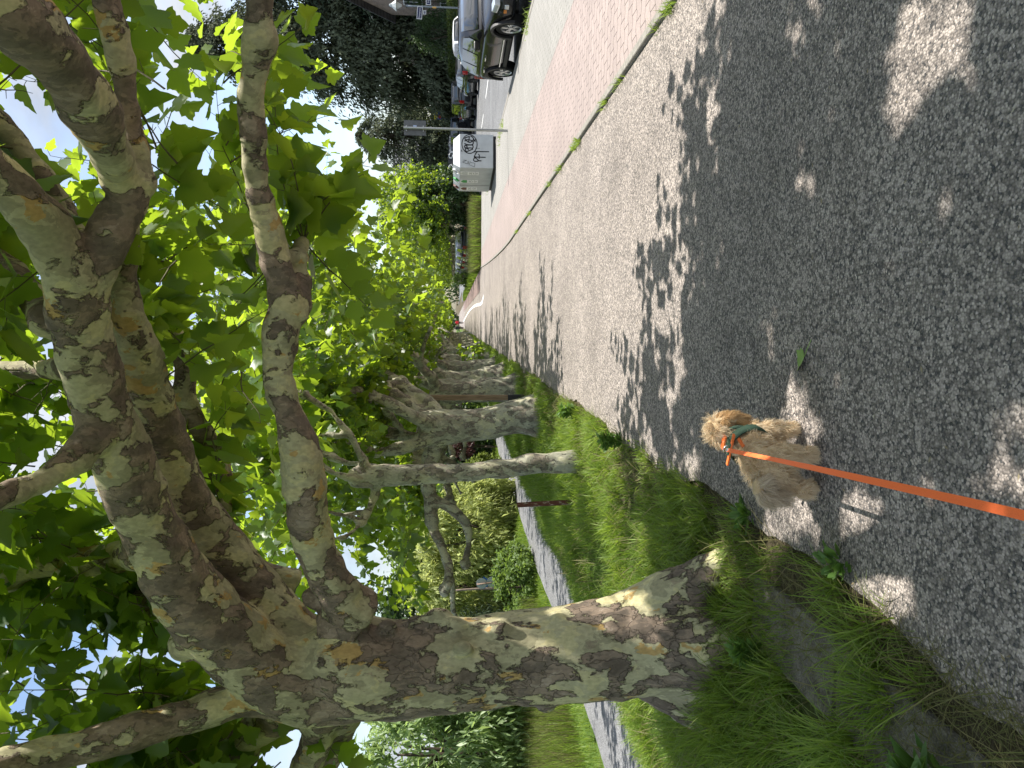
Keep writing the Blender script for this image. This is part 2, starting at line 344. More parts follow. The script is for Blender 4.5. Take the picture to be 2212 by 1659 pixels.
def asphalt(name, base, warm, stone, contrast, cracks=True, sc_=1.0):
    m, t, o = M(name); co = coords(t)
    v = tex(t, 'Voronoi', 105*sc_, co, Randomness=1.0); v2 = tex(t, 'Voronoi', 62*sc_, co, Randomness=1.0)
    big = tex(t, 'Noise', .55, co, Detail=6, Roughness=.6); mid = tex(t, 'Noise', 5, co, Detail=5)
    sep = t.nodes.new('ShaderNodeSeparateColor'); t.links.new(v.outputs['Color'], sep.inputs[0])
    sep2 = t.nodes.new('ShaderNodeSeparateColor'); t.links.new(v2.outputs['Color'], sep2.inputs[0])
    c = ramp(t, sep.outputs[0], [(0, [base*contrast*.5]*3), (.35, [base*.85*k for k in warm]), (.75, [base*1.2*k for k in warm]), (1, [stone*k for k in warm])])
    c = mixc(t, ramp(t, sep2.outputs[1], [(.0, 0.), (.82, 1.)], True), c, [stone*.8*k for k in warm])
    edge = ramp(t, v.outputs['Distance'], [(.25, 1.), (.75, .42)])
    c = mixc(t, .8, c, edge, 'MULTIPLY')
    c = mixc(t, .9, c, ramp(t, big.outputs[0], [(.3, .70), (.45, .95), (.7, 1.2)]), 'MULTIPLY')
    c = mixc(t, .6, c, ramp(t, mid.outputs[0], [(.3, .8), (.7, 1.15)]), 'MULTIPLY')
    h = mth(t, 'SUBTRACT', 1.0, v.outputs['Distance'])
    if cracks:
        cw = coords(t, (1.6, .5, 1)); wn_ = tex(t, 'Noise', 2.2, cw, Detail=6)
        vm = t.nodes.new('ShaderNodeVectorMath'); vm.operation = 'MULTIPLY_ADD'; t.links.new(wn_.outputs['Color'], vm.inputs[0]); vm.inputs[1].default_value = (.55, .55, 0); t.links.new(cw, vm.inputs[2])
        cv = tex(t, 'Voronoi', .42, vm.outputs[0], feature='DISTANCE_TO_EDGE')
        cm = mth(t, 'MULTIPLY', ramp(t, cv.outputs[0], [(0, .55), (.005, 0.)]), ramp(t, big.outputs[0], [(.5, 0.), (.56, 1.)]))
        c = mixc(t, mth(t, 'MULTIPLY', cm, .75), c, (.025, .022, .02)); h = mth(t, 'SUBTRACT', h, mth(t, 'MULTIPLY', cm, 1.5))
    pbsdf(t, o, c, .88, .25, bump(t, h, .9, .006/sc_)); return m
ASPH = asphalt('asphalt_path', .27, (1.0, .87, .775), .58, .58)
ROADM = asphalt('asphalt_road', .20, (.97, .985, 1.0), .32, .9, False, .6)
LANEM = asphalt('asphalt_lane', .24, (.98, .985, 1.0), .34, .9, True, .6)

def pavers(name, c1, c2, mort, bw, bh):
    m, t, o = M(name); co = coords(t); sp = t.nodes.new('ShaderNodeSeparateXYZ'); t.links.new(co, sp.inputs[0])
    wob = mth(t, 'MULTIPLY', mth(t, 'SINE', mth(t, 'MULTIPLY', sp.outputs[0], 2*math.pi/bw)), bh*.13)
    cb = t.nodes.new('ShaderNodeCombineXYZ'); t.links.new(sp.outputs[0], cb.inputs[0]); t.links.new(mth(t, 'ADD', sp.outputs[1], wob), cb.inputs[1])
    b = t.nodes.new('ShaderNodeTexBrick'); t.links.new(cb.outputs[0], b.inputs['Vector']); b.inputs['Scale'].default_value = 1
    b.inputs['Brick Width'].default_value = bw; b.inputs['Row Height'].default_value = bh; b.inputs['Mortar Size'].default_value = .0042; b.inputs['Mortar Smooth'].default_value = .2
    b.inputs['Color1'].default_value = (*c1, 1); b.inputs['Color2'].default_value = (*c2, 1); b.inputs['Mortar'].default_value = (*mort, 1); b.inputs['Bias'].default_value = 0
    n_ = tex(t, 'Noise', 130, co, Detail=4); g_ = tex(t, 'Noise', .7, co, Detail=6, Roughness=.6)
    c = mixc(t, .7, b.outputs[0], ramp(t, n_.outputs[0], [(.3, .72), (.7, 1.25)]), 'MULTIPLY')
    c = mixc(t, .8, c, ramp(t, g_.outputs[0], [(.3, .84), (.7, 1.12)]), 'MULTIPLY')
    h = mth(t, 'ADD', mth(t, 'MULTIPLY', b.outputs['Fac'], -1.0), mth(t, 'MULTIPLY', n_.outputs[0], .2))
    pbsdf(t, o, c, .85, .25, bump(t, h, .8, .006)); return m
PINK = pavers('pink_pavers', (.275, .226, .209), (.315, .258, .238), (.07, .055, .05), .21, .145)
GREYP = pavers('grey_pavers', (.255, .245, .225), (.285, .274, .252), (.075, .07, .065), .21, .145)
CONC = simple('concrete', (.23, .215, .19), .9, .2, var=.3, vscale=30)

def strip(name, lf, rf, ys, z, mat, nx=1, kind='structure'):
    V, Fs = [], []
    for y in ys:
        a, b = lf(y), rf(y)
        for k in range(nx+1):
            x = a+(b-a)*k/nx; V.append((x, y, z(x, y) if callable(z) else z))
    for i in range(len(ys)-1):
        for k in range(nx):
            a = i*(nx+1)+k; Fs.append((a, a+1, a+nx+2, a+nx+1))
    o = pyd(name, V, Fs, mat); o['kind'] = kind; return o
ysn = list(np.arange(-6, 1, .35))+list(np.arange(1, 14, .07))+list(np.arange(14, 50, .35))+list(np.arange(50, 330, 6))
xs = sorted(set([-900, -400, -150, -70, -40, -28, -22]+list(np.arange(-18, -9, .6))+list(np.arange(-9, 1.0, .3))+[1, 2, 4, 5.9, 6.02, 6.2, 8, 14, 19, 22, 30, 60, 150, 400, 900]))
ygs = [-60, -20]+list(np.arange(-6, 30, .5))+list(np.arange(30, 60, 2))+[60, 70, 90, 120, 160, 240, 400, 800, 1500]
V = [(x, y, float(gz(x, y))-.012-(.02 if x > 1 else 0)) for y in ygs for x in xs]; nx_ = len(xs)
Fs = [(j*nx_+i, j*nx_+i+1, (j+1)*nx_+i+1, (j+1)*nx_+i) for j in range(len(ygs)-1) for i in range(nx_-1)]
tag(pyd('ground', V, Fs, SOIL, None, True), kind='structure')
strip('path', PATHL, lambda y: kerbx(y)-.005, ysn, lambda x, y: .012+.012*math.sin(min(max((x+1.1)/3.3, 0), 1)*math.pi), ASPH, 8)
def solid(name, lf, rf, ys, z0, z1, mat):      # a long low kerb with real height
    V, Fs = [], []
    for y in ys:
        a, b = lf(y), rf(y); V += [(a, y, z0), (a, y, z1-.006), (a+.006, y, z1), (b-.006, y, z1), (b, y, z1-.006), (b, y, z0)]
    for i in range(len(ys)-1):
        for k in range(5): q = i*6+k; Fs.append((q, q+6, q+7, q+1))
    Fs.append((0, 1, 2, 3, 4, 5)); q = (len(ys)-1)*6; Fs.append((q+5, q+4, q+3, q+2, q+1, q))
    return tag(pyd(name, V, Fs, mat), kind='structure')
yk = list(np.arange(-5, 43, .5))
solid('path_kerb', kerbx, lambda y: kerbx(y)+.075, yk, -.1, .05, CONC)
strip('cycle_path', lambda y: kerbx(y)+.077, lambda y: max(4.12, kerbx(y)+.9), yk, .034, PINK)
strip('pavement', lambda y: max(4.124, kerbx(y)+.904), lambda y: roadx(y)-.002, yk, .034, GREYP)
ykr = list(np.arange(-5, 47, .8))
solid('road_kerb', roadx, lambda y: roadx(y)+.14, ykr, -.2, .042, CONC)
yr = list(np.arange(-8, 60, 2))+[60, 80, 120, 200, 320]
strip('road', lambda y: roadx(y)+.141, lambda y: 18.4+.0*y, yr, -.1, ROADM, 2)
solid('far_kerb', lambda y: 18.4, lambda y: 18.54, yr, -.2, .03, CONC)
strip('far_pavement', lambda y: 18.543, lambda y: 20.6, yr, .02, GREYP)
WHITEP = simple('road_paint', (.78, .78, .76), .7, .3, var=.12, vscale=40)
for k in range(9):
    y0 = 30.5+k*6.0; strip('road_marking', lambda y: 12.0, lambda y: 12.13, [y0, y0+3], -.096, WHITEP)
a_ = [G(1038, 575+k*9, .03) for k in range(8)]
# the pale curved line far down the path
pl = [G(a/1.8517, b/1.8517, .03) for a, b in ((1934, 1183), (1925, 1214), (1904, 1221), (1888, 1232), (1873, 1250), (1862, 1270), (1853, 1288))]
pts, _ = catmull(pl, [.1]*7, 1.0)
V, Fs = [], []
for p in pts: V += [(p.x-.09, p.y, .0305), (p.x+.09, p.y, .0305)]
for i in range(len(pts)-1): Fs.append((2*i, 2*i+1, 2*i+3, 2*i+2))
tag(pyd('path_marking', V, Fs, WHITEP), kind='structure')
REDP = pavers('red_pavers', (.20, .145, .13), (.23, .165, .15), (.08, .055, .05), .21, .145)
strip('red_strip', lambda y: 1.9, lambda y: 3.2, list(np.arange(44, 130, 4)), .0345, REDP)
strip('parking_strip', lambda y: 4.3, lambda y: 7.55, [47.5, 60, 80, 120, 160], .02, ROADM)
lane_l = lambda y: -9.3-.05*math.sin(y*.8)-.03*math.sin(y*3.7); lane_r = lambda y: -6.98+.06*math.sin(y*.5+1)+.03*math.sin(y*4.3)
strip('lane', lane_l, lane_r, list(np.arange(2, 60, 1))+[70, 90, 130, 200], lambda x, y: float(gz(x, y))+.012, LANEM, 2)
m, t, o = M('dirty_concrete'); co = coords(t, None, 'Object'); n1_ = tex(t, 'Noise', 7, co, Detail=8, Roughness=.7); n2_ = tex(t, 'Noise', 90, co, Detail=4); v_ = tex(t, 'Voronoi', 140, co)
c_ = ramp(t, n1_.outputs[0], [(.3, (.085, .075, .055)), (.45, (.17, .155, .13)), (.6, (.24, .22, .185)), (.75, (.12, .12, .075))]); c_ = mixc(t, .8, c_, ramp(t, n2_.outputs[0], [(.3, .6), (.7, 1.3)]), 'MULTIPLY'); c_ = mixc(t, .5, c_, ramp(t, v_.outputs['Distance'], [(.2, 1.15), (.8, .5)]), 'MULTIPLY')
pbsdf(t, o, c_, .92, .15, bump(t, v_.outputs['Distance'], .6, -.006, bump(t, n1_.outputs[0], .7, .03))); SLABM = m
# concrete edging slabs left of the path, half grown over
for k in range(4):
    y0 = .25+k*.8
    o = box_obj('edging_slab', (0, 0, 0), (.36, .786, .09), SLABM, None, .012); o.location = (-1.46+.015*math.sin(k*7), y0+.4, -.028+.006*math.sin(k*3)); o.rotation_euler = (0, .03*math.sin(k*5), .012*math.sin(k*9)); o['kind'] = 'structure'

# ------------------------------------------------------------------ the big plane tree beside the path
def limb(bm, rows, seg=14, step=.09):          # rows: (dx, dy, seen width, distance) -> knobbly limb
    pts = [P(a, b, Y) for a, b, _, Y in rows]; rad = [wd/2/1534*Y for _, _, wd, Y in rows]
    return tube(bm, pts, rad, seg, step)
nrm_ = lambda a: a/np.linalg.norm(a)
def knuckle(bm, p, r, rg, n=4):
    for _ in range(n): ell(bm, Vector(p)+Vector(rg.normal(0, r*.5, 3)), r*rg.uniform(.55, .95, 3), None, 2)
TY = 4.1
base1 = P(1590, 1418, TY); base1.z = 0
bm = bmesh.new(); rg = np.random.default_rng(11)
limb(bm, [(1640, 1412, 300, TY), (1560, 1404, 285, TY), (1500, 1392, 275, TY), (1439, 1381, 252, TY), (1306, 1402, 218, TY), (1173, 1418, 207, TY), (1106, 1418, 197, TY), (1020, 1432, 199, TY),
          (953, 1434, 205, TY), (853, 1448, 210, TY), (770, 1440, 225, TY), (710, 1425, 200, TY), (670, 1440, 150, TY)], 28)
limb(bm, [(1380, 1330, 120, TY), (1450, 1290, 130, 4.05), (1520, 1245, 100, 4.0), (1575, 1205, 60, 3.9)])
limb(bm, [(1400, 1450, 130, TY), (1490, 1500, 130, 4.1), (1560, 1570, 100, 4.1), (1610, 1640, 60, 4.1)])
limb(bm, [(1430, 1400, 160, 3.95), (1540, 1400, 150, 3.82), (1620, 1390, 90, 3.7)])
limb(bm, [(1420, 1380, 150, 4.2), (1500, 1360, 150, 4.45), (1540, 1350, 90, 4.7)])
for dx, dy, r, Y in [(950, 1335, .075, 4.05), (985, 1350, .07, 4.0), (1030, 1352, .05, 4.0), (1075, 1362, .07, 3.98), (900, 1345, .05, 4.05), (1000, 1400, .05, 3.86), (1210, 1345, .06, 4.02), (1330, 1370, .07, 3.95),
                     (690, 1290, .09, 4.1), (720, 1345, .10, 4.0), (765, 1345, .07, 4.0), (840, 1355, .05, 4.0), (1180, 1520, .05, 4.08), (880, 1540, .06, 4.1), (600, 1480, .13, 4.05)]:
    ell(bm, P(dx, dy, Y), (r, r*.8, r*1.25))
LA = [(780, 1450, 205, 4.1), (700, 1480, 185, 4.1), (635, 1468, 172, 4.05), (560, 1430, 165, 4.0), (490, 1372, 162, 3.95), (425, 1306, 160, 3.9), (370, 1225, 150, 3.82), (325, 1140, 142, 3.75), (287, 1055, 138, 3.65), (262, 975, 135, 3.55),
      (225, 890, 128, 3.45), (195, 800, 132, 3.35), (180, 720, 136, 3.28), (172, 640, 138, 3.2), (150, 570, 120, 3.12), (108, 505, 108, 3.05), (55, 435, 98, 2.95), (0, 380, 90, 2.9), (-90, 300, 88, 2.8), (-200, 190, 84, 2.7)]
LB = [(640, 1380, 140, 4.2), (585, 1310, 125, 4.25), (545, 1262, 122, 4.28), (480, 1190, 125, 4.25), (410, 1090, 120, 4.15), (375, 1000, 112, 4.05), (345, 920, 108, 3.95), (320, 840, 104, 3.85), (298, 760, 96, 3.75), (280, 690, 80, 3.65), (270, 620, 62, 3.6), (270, 550, 58, 3.55), (280, 480, 60, 3.5)]
LA = [(a, b, c*(1 if i < 3 else .95 if i < 6 else .88), d) for i, (a, b, c, d) in enumerate(LA)]; LB = [(a, b, c*.9, d) for a, b, c, d in LB]
LA2 = [(172, 640, 110, 3.2), (205, 575, 96, 3.2), (240, 510, 84, 3.2), (270, 445, 78, 3.2), (290, 385, 76, 3.2), (293, 330, 66, 3.18), (284, 270, 60, 3.15), (268, 200, 56, 3.1), (256, 120, 56, 3.05), (240, 50, 66, 3.0), (222, -30, 60, 2.95), (190, -160, 52, 2.9)]
LC = [(215, 930, 90, 3.4), (170, 985, 72, 3.3), (120, 1025, 64, 3.2), (60, 1055, 58, 3.1), (0, 1075, 56, 3.0), (-90, 1090, 50, 2.9)]
LD = [(275, 425, 70, 3.25), (255, 370, 78, 3.1), (225, 305, 92, 2.9), (178, 205, 104, 2.65), (110, 110, 122, 2.45), (40, 40, 130, 2.3), (-40, -30, 132, 2.2)]
LE = [(185, 545, 52, 3.5), (150, 480, 54, 3.5), (115, 416, 52, 3.5), (50, 326, 50, 3.5), (0, 265, 48, 3.5), (-80, 190, 44, 3.5)]
LF = [(130, 710, 62, 3.5), (90, 672, 60, 3.7), (50, 615, 58, 3.9), (0, 573, 54, 4.0), (-60, 530, 48, 4.1)]
LH = [(200, 800, 60, 3.7), (140, 795, 52, 4.0), (70, 800, 46, 4.2), (0, 802, 42, 4.3), (-60, 800, 38, 4.4)]
LI = [(310, 1190, 80, 4.2), (270, 1201, 70, 4.4), (200, 1214, 64, 4.6), (100, 1213, 58, 4.7), (0, 1244, 58, 4.7), (-80, 1270, 50, 4.7)]
LG = [(680, 1500, 140, 4.15), (610, 1500, 110, 4.1), (553, 1502, 88, 4.05), (433, 1540, 82, 3.95), (266, 1588, 76, 3.8), (100, 1630, 72, 3.7), (-20, 1660, 70, 3.6), (-160, 1700, 60, 3.5)]
LL = [(770, 1330, 120, 4.05), (742, 1300, 100, 4.0), (700, 1230, 86, 3.95), (668, 1150, 86, 3.9), (660, 1060, 92, 3.85), (648, 985, 84, 3.85), (632, 920, 74, 3.85), (610, 860, 68, 3.85), (602, 790, 68, 3.85), (606, 715, 72, 3.85), (618, 640, 76, 3.85),
      (597, 565, 66, 3.83), (578, 470, 58, 3.8), (556, 400, 52, 3.75), (548, 330, 50, 3.7), (543, 260, 50, 3.65), (543, 200, 52, 3.6), (552, 120, 58, 3.5), (562, 80, 72, 3.45), (560, 20, 60, 3.4), (560, -120, 54, 3.3)]
LK = [(640, 690, 40, 3.85), (652, 620, 44, 3.95), (640, 560, 40, 4.0), (655, 520, 34, 4.1)]
L2 = [(640, 1270, 80, 5.0), (540, 1235, 60, 5.0), (478, 1180, 48, 5.0), (480, 1085, 46, 5.0), (474, 1005, 46, 5.0), (440, 935, 52, 5.0), (402, 872, 44, 5.0), (398, 810, 40, 5.0), (385, 740, 36, 5.0), (350, 680, 40, 5.0), (335, 650, 60, 5.0)]
LN = [(690, 1520, 110, 4.3), (690, 1580, 76, 4.4), (655, 1665, 70, 4.5), (600, 1760, 60, 4.6)]
LO = [(745, 1520, 90, 4.4), (735, 1590, 62, 4.6), (695, 1665, 58, 4.8), (640, 1740, 50, 5.0)]
LQ = [(620, 1530, 100, 4.4), (540, 1590, 80, 4.6), (500, 1660, 72, 4.8), (430, 1720, 60, 5.0)]
LR = [(430, 1350, 60, 4.2), (350, 1320, 56, 4.6), (320, 1300, 70, 4.8)]
ALL = {}
for k, rows in dict(A=LA, B=LB, A2=LA2, C=LC, D=LD, E=LE, F=LF, H=LH, I=LI, G=LG, L=LL, K=LK, T=L2, N=LN, O=LO, Q=LQ, Z=LR).items():
    ALL[k] = limb(bm, rows, 16)
    Q, r_ = ALL[k]
    for i in range(2, len(Q)-2):            # knots and pruning scars
        if rg.uniform() < .22 and r_[i] > .06:
            d = nrm_(rg.normal(0, 1, 3)); ell(bm, Q[i]+Vector(d)*r_[i]*.82, tuple(r_[i]*rg.uniform(.22, .42, 3)))
for dx, dy, r, Y in [(408, 1385, .115, 3.93), (560, 80, .085, 3.45), (640, 560, .07, 3.95), (300, 330, .06, 3.2), (305, 395, .07, 3.2), (105, 690, .10, 3.35), (340, 648, .10, 5.0), (325, 1300, .13, 4.8), (20, 1250, .1, 4.7), (232, 955, .07, 3.45), (655, 1000, .09, 3.82), (500, 1210, .13, 4.2), (480, 1100, .07, 4.95), (440, 930, .06, 4.95), (545, 1480, .12, 4.0)]:
    ell(bm, P(dx, dy, Y), (r, r*.85, r))
tree1 = thing('plane_tree', 'massive plane tree with bumpy olive and brown patchy bark, nearest the curly dog', 'tree', base1, 0)
trunk1 = remesh('trunk', bm, .018, BARK, None, 5)
roughen(trunk1.data, [(3.2, .022, 1), (9, .013, .7), (15, .009, .6), (28, .0045, .6)])
trunk1.data.transform(Matrix.Translation(-base1)); trunk1.parent = tree1
trunk1.data.materials.append(BARK_LIMB)
V = verts_np(trunk1.data); 

def crown(prefix, tree, orig, dirs, lens, nl, size, rg, leafm, tmpl, base, droop=.3, zmin=0, gaps=()):
    (p, y, u, s), (A, B, ra, rb) = shoots(orig, dirs, lens, nl, size, rg, droop)
    rr_ = np.hypot(p[:, 0], p[:, 1]); k = (p[:, 2] > zmin+(1.0-.4*np.clip(rr_-1.0, 0, 2) if zmin else 0)) | ((rr_ < .8) & (p[:, 2] < 1.75)); p, y, u, s = p[k], y[k], u[k], s[k]; rr_ = np.hypot(B[:, 0], B[:, 1]); k = (B[:, 2] > zmin+(.9-.4*np.clip(rr_-1.0, 0, 2) if zmin else 0)) | ((rr_ < .8) & (B[:, 2] < 1.75)); A, B, ra, rb = A[k], B[k], ra[k], rb[k]
    for g, r_ in gaps:                        # openings in the foliage through which a patch of sun falls
        v = p+.5*s[:, None]*nrm(y)-np.array(g); S_ = np.array(SUNV); dd = np.linalg.norm(v-(v@S_)[:, None]*S_, axis=1); k = dd > r_*np.random.default_rng(1).uniform(.75, 1.25, len(p))+.05; p, y, u, s = p[k], y[k], u[k], s[k]
    V_, T_ = scatter(tmpl, p, y, u, s); mesh_np('crown', V_-np.array(base), T_, leafm, tree)
    V_, T_ = prisms(A, B, ra, rb); mesh_np('twigs', V_-np.array(base), T_, TWIG, tree); return len(p)
# shoots of the big tree: along limbs, and filling the crown
orig, dirs, lens = [], [], []
rg = np.random.default_rng(5)
BARE = np.array([q for k in ('A', 'B', 'A2', 'L', 'G', 'C') for q in ALL[k][0]]); BARE_D = np.linalg.norm(BARE-np.array(CAM), axis=1); BARE_U = (BARE-np.array(CAM))/BARE_D[:, None]
def add_shoot(o, d, l):
    o = np.array(o); d = np.array(d, float)
    e = o+d/np.linalg.norm(d)*l
    for q in (o, e, (o+e)/2):
        if np.linalg.norm(q-np.array(CAM)) < 2.1: return
        if q[2] < 2.05 and q[0] > -1.2: return
        if q[1] > 5.3 and q[0] < .3 and q[2] > 2.7: return            # nothing hangs over the open slope behind the trunk
        v = q-np.array(CAM); dv = np.linalg.norm(v); near = (BARE_U@(v/dv) > .9955) & (BARE_D > dv-.1)
        if near.any() and rg.uniform() < .93: return                       # the big limbs are bare below
    orig.append(o); dirs.append(d); lens.append(l)
for k, (Q, r_) in ALL.items():
    if k in ('N', 'O'): continue
    n = len(Q); lo = .45 if k in ('A', 'B', 'L', 'G') else .3
    for i in range(n):
        if i/n < lo or rg.uniform() > .42: continue
        d = rg.normal(0, 1, 3)+np.array([0, 0, .55]); d /= np.linalg.norm(d)
        add_shoot(np.array(Q[i])+d*r_[i]*.8, d, rg.uniform(.35, 1.0))
    if k not in ('A', 'A2', 'D', 'G', 'L'):
        for _ in range(12):
            d = nrm(rg.normal(0, 1, 3)+np.array([0, 0, .5])); add_shoot(np.array(Q[-1]), d, rg.uniform(.5, 1.2))
# knuckles further out that carry the rest of the crown (the ends of the limbs above and beside the frame)
for _ in range(520):
    a = rg.uniform(0, 2*math.pi); q = math.sqrt(rg.uniform(0, 1)); x = -.45+3.9*q*math.cos(a); y = 3.5+3.1*q*math.sin(a); z = rg.uniform(2.75, 6.4)
    z = max(min(z, 4.2+1.2*max(x+.3, 0)), 2.55+.16*abs(x+.7)); d = nrm(np.array([math.cos(a)*.6, math.sin(a)*.6, .25])+rg.normal(0, .5, 3))
    if x > -1.2 or rg.uniform() < .35: add_shoot((x, y, z), d, rg.uniform(.6, 1.25))
for _ in range(470):     # high outer shoots above the view, added to shade the path
    y_ = rg.uniform(-1.2, 4.9); add_shoot((rg.uniform(1.1, 4.9), y_, rg.uniform(max(3.4, 1.9+.74*y_), 7.2)), rg.normal(0, .6, 3)+np.array([0, 0, .2]), rg.uniform(.6, 1.2))
for _ in range(120):     # behind the big limbs
    add_shoot((rg.uniform(-3.6, -.3), rg.uniform(4.2, 5.3), rg.uniform(2.9, 5.6)), rg.normal(0, .7, 3)+np.array([-.1, 0, .3]), rg.uniform(.5, 1.1))
for _ in range(60):      # lower left fringe
    x = rg.uniform(-4.6, -2.3); y = rg.uniform(3.4, 5.2); z = rg.uniform(2.5, 3.7); add_shoot((x, y, z), rg.normal(0, .6, 3)+np.array([0, 0, .4]), rg.uniform(.5, 1.1))
nleaf = crown('a', tree1, orig, dirs, lens, 13, .205, rg, LEAF, LEAF_A, base1, gaps=[(P(1640, 1000, 3.18), .27), (G(1700, 1000), .17), (G(1735, 915), .17), (G(1665, 1105), .2), (G(1860, 1165), .16), (G(1900, 1235), .17), (G(1800, 1200), .12), (G(2060, 70), .11), (G(1985, 125), .10), (G(1965, 195), .10), (G(2010, 50), .09), (G(1580, 1240), .14), (P(1000, 1360, 4.0), .16), (P(1330, 1330, 4.0), .18), (P(700, 1200, 3.9), .2)])
print('big tree leaves', nleaf, 'shoots', len(orig))

# ------------------------------------------------------------------ the row of pollarded plane trees
def gen_tree(seed, r0, hc, spread, nshoot, lean=.0, size=.175, slim=False, sprouts=0, voxel=.04, xoff=.15):
    rg = np.random.default_rng(seed); bm = bmesh.new()
    pts = [(0, 0, -.15), (0, 0, .05), (rg.normal(0, .02)+lean*.2, rg.normal(0, .03), .5), (lean*.5+rg.normal(0, .03), rg.normal(0, .04), hc*.55), (lean+rg.normal(0, .03), rg.normal(0, .04), hc), (lean*1.1, 0, hc+.25)]
    rad = [r0*1.36, r0*1.2, r0*1.03, r0*.95, r0*1.1, r0*.95]
    tube(bm, pts, rad, 18, .12)
    if not slim:
        for k in range(5):
            a = k*1.257+rg.uniform(0, .6); tube(bm, [(r0*.4*math.cos(a), r0*.4*math.sin(a), .5), (r0*math.cos(a), r0*math.sin(a), .16), (r0*1.5*math.cos(a), r0*1.5*math.sin(a), -.08)], [r0*.4, r0*.36, r0*.2], 8, .1)
        for k in range(6):
            a = rg.uniform(0, 6.28); z = rg.uniform(.3, hc); ell(bm, (lean*z/hc+r0*.85*math.cos(a), r0*.85*math.sin(a), z), (.07, .07, .09))
    org, drs = [], []; nl = 4 if slim else 6
    for k in range(nl):
        a = 2*math.pi*k/nl+rg.uniform(-.35, .35); el = rg.uniform(.3, .8) if k % 2 else rg.uniform(.55, 1.05); p = np.array([lean, 0, hc-.1+rg.uniform(-.2, .15)]); r = r0*(.52 if not slim else .42)*rg.uniform(.85, 1.1)
        L_ = spread*rg.uniform(.75, 1.1); ns = 7; q = [p]; rr = [r*1.1]; d = np.array([math.cos(a)*math.cos(el), math.sin(a)*math.cos(el), math.sin(el)])
        for i in range(ns):
            d = nrm(d+rg.normal(0, .24, 3)+np.array([0, 0, .07])); p = p+d*L_/ns; q.append(p); rr.append(r*(1-.55*(i+1)/ns)*rg.uniform(.9, 1.22))
        tube(bm, q, rr, 10, .14)
        for i in (3, 4, 5, 6, 7): org.append(q[i])
        for i in rg.choice([3, 4, 5], 2, False):
            p2 = q[i]; d2 = nrm(d+rg.normal(0, .75, 3)+np.array([0, 0, .3])); q2 = [p2]; r2 = [rr[i]*.75]
            for j in range(4):
                d2 = nrm(d2+rg.normal(0, .25, 3)); p2 = p2+d2*L_*.13; q2.append(p2); r2.append(rr[i]*.7*(1-.13*j)*rg.uniform(.9, 1.2))
            tube(bm, q2, r2, 8, .14); knuckle(bm, q2[-1], r2[-1]*1.5, rg, 3); org += [q2[-1], q2[-1], q2[2]]
        knuckle(bm, q[-1], rr[-1]*1.7, rg, 4); org += [q[-1]]*2
        ell(bm, q[4], [rr[4]*1.3]*3)
    o_, d_, l_ = [], [], []
    for i in range(nshoot):
        c = np.array(org[rg.integers(0, len(org))]); d = nrm(rg.normal(0, 1, 3)+np.array([0, 0, .35])+.25*nrm(np.array([c[0], c[1], 0]))); o_.append(c); d_.append(d); l_.append(rg.uniform(.45, 1.25))
    for i in range(int(nshoot*1.45)):
        a = rg.uniform(0, 6.28); q_ = math.sqrt(rg.uniform(.02, 1))*spread*1.04; z = hc+rg.uniform(.3, 6.0 if not slim else 1.7)*(1-.22*q_/spread)
        o_.append((q_*math.cos(a)*1.12+(0 if slim else xoff), q_*math.sin(a)*.85, z)); d_.append(nrm(rg.normal(0, 1, 3)+np.array([math.cos(a)*.5, math.sin(a)*.5, .1]))); l_.append(rg.uniform(.5, 1.1))
    k_ = [i for i in range(len(o_)) if not (o_[i][0] < -1.0 and o_[i][2] > hc+.6 and rg.uniform() < .4)]; o_, d_, l_ = [o_[i] for i in k_], [d_[i] for i in k_], [l_[i] for i in k_]
    for i in range(sprouts):
        a = rg.uniform(-.9, 1.6); z = rg.uniform(.3, 1.3); o_.append((r0*math.cos(a), r0*math.sin(a)*-1, z)); d_.append((math.cos(a), -math.sin(a), .5)); l_.append(rg.uniform(.3, .6))
    return bm, (o_, d_, l_), voxel
def build_tree(name, label, loc, seed, r0, hc, spread, nshoot, mat=BARK2, group=None, **k):
    rootE = thing(name, label, 'tree', loc, 0, group); bm, (o_, d_, l_), vx = gen_tree(seed, r0, hc, spread, nshoot, **k)
    t_ = remesh('trunk', bm, vx, mat, rootE, 3); roughen(t_.data, [(4, .03, 1), (13, .009, .7)], (seed, 0, 0))
    crown('g', rootE, o_, d_, l_, 13, k.get('size', .215), np.random.default_rng(seed+50), LEAF_FAR if loc[1] > 9 else LEAF, LEAF_B, (0, 0, 0), .2, hc-.05); return rootE
def dup(root, loc, rz=0, label=None, group=None, scale=1.0):
    r = root.copy(); C.objects.link(r); r.location = loc; r.rotation_euler = (0, 0, rz); r.scale = (scale,)*3
    if label: r['label'] = label
    if group: r['group'] = group
    elif 'group' in r: del r['group']
    for ch in list(root.children):
        c = ch.copy(); C.objects.link(c); c.parent = r
        for g in ch.children:
            d = g.copy(); C.objects.link(d); d.parent = c
    return r
XR = -1.9
t2 = build_tree('plane_tree', 'slender young plane tree with a pale smooth stem behind the massive one', (-1.72, 8.6, 0), 21, .125, 2.55, 1.6, 70, lean=-.14, slim=True, voxel=.03)
t3 = build_tree('plane_tree', 'thick plane tree, pale on the path side and dark brown behind, before the timber stake', (-1.72, 13.0, 0), 37, .31, 1.95, 3.1, 330, lean=-.24, xoff=.3, mat=BARK2)
t4 = build_tree('plane_tree', 'pale plane tree just behind the timber stake with the black foot', (-1.65, 17.4, 0), 43, .30, 2.0, 3.1, 330, lean=.0)
t5 = build_tree('plane_tree', 'plane tree with leafy sprouts growing low from its trunk in the left row', (-1.68, 30.8, 0), 59, .29, 2.0, 3.1, 320, sprouts=14)
ords = ['fifth', 'sixth', 'seventh', 'eighth', 'ninth', 'tenth', 'eleventh']
prot = [t3, t4, t3]
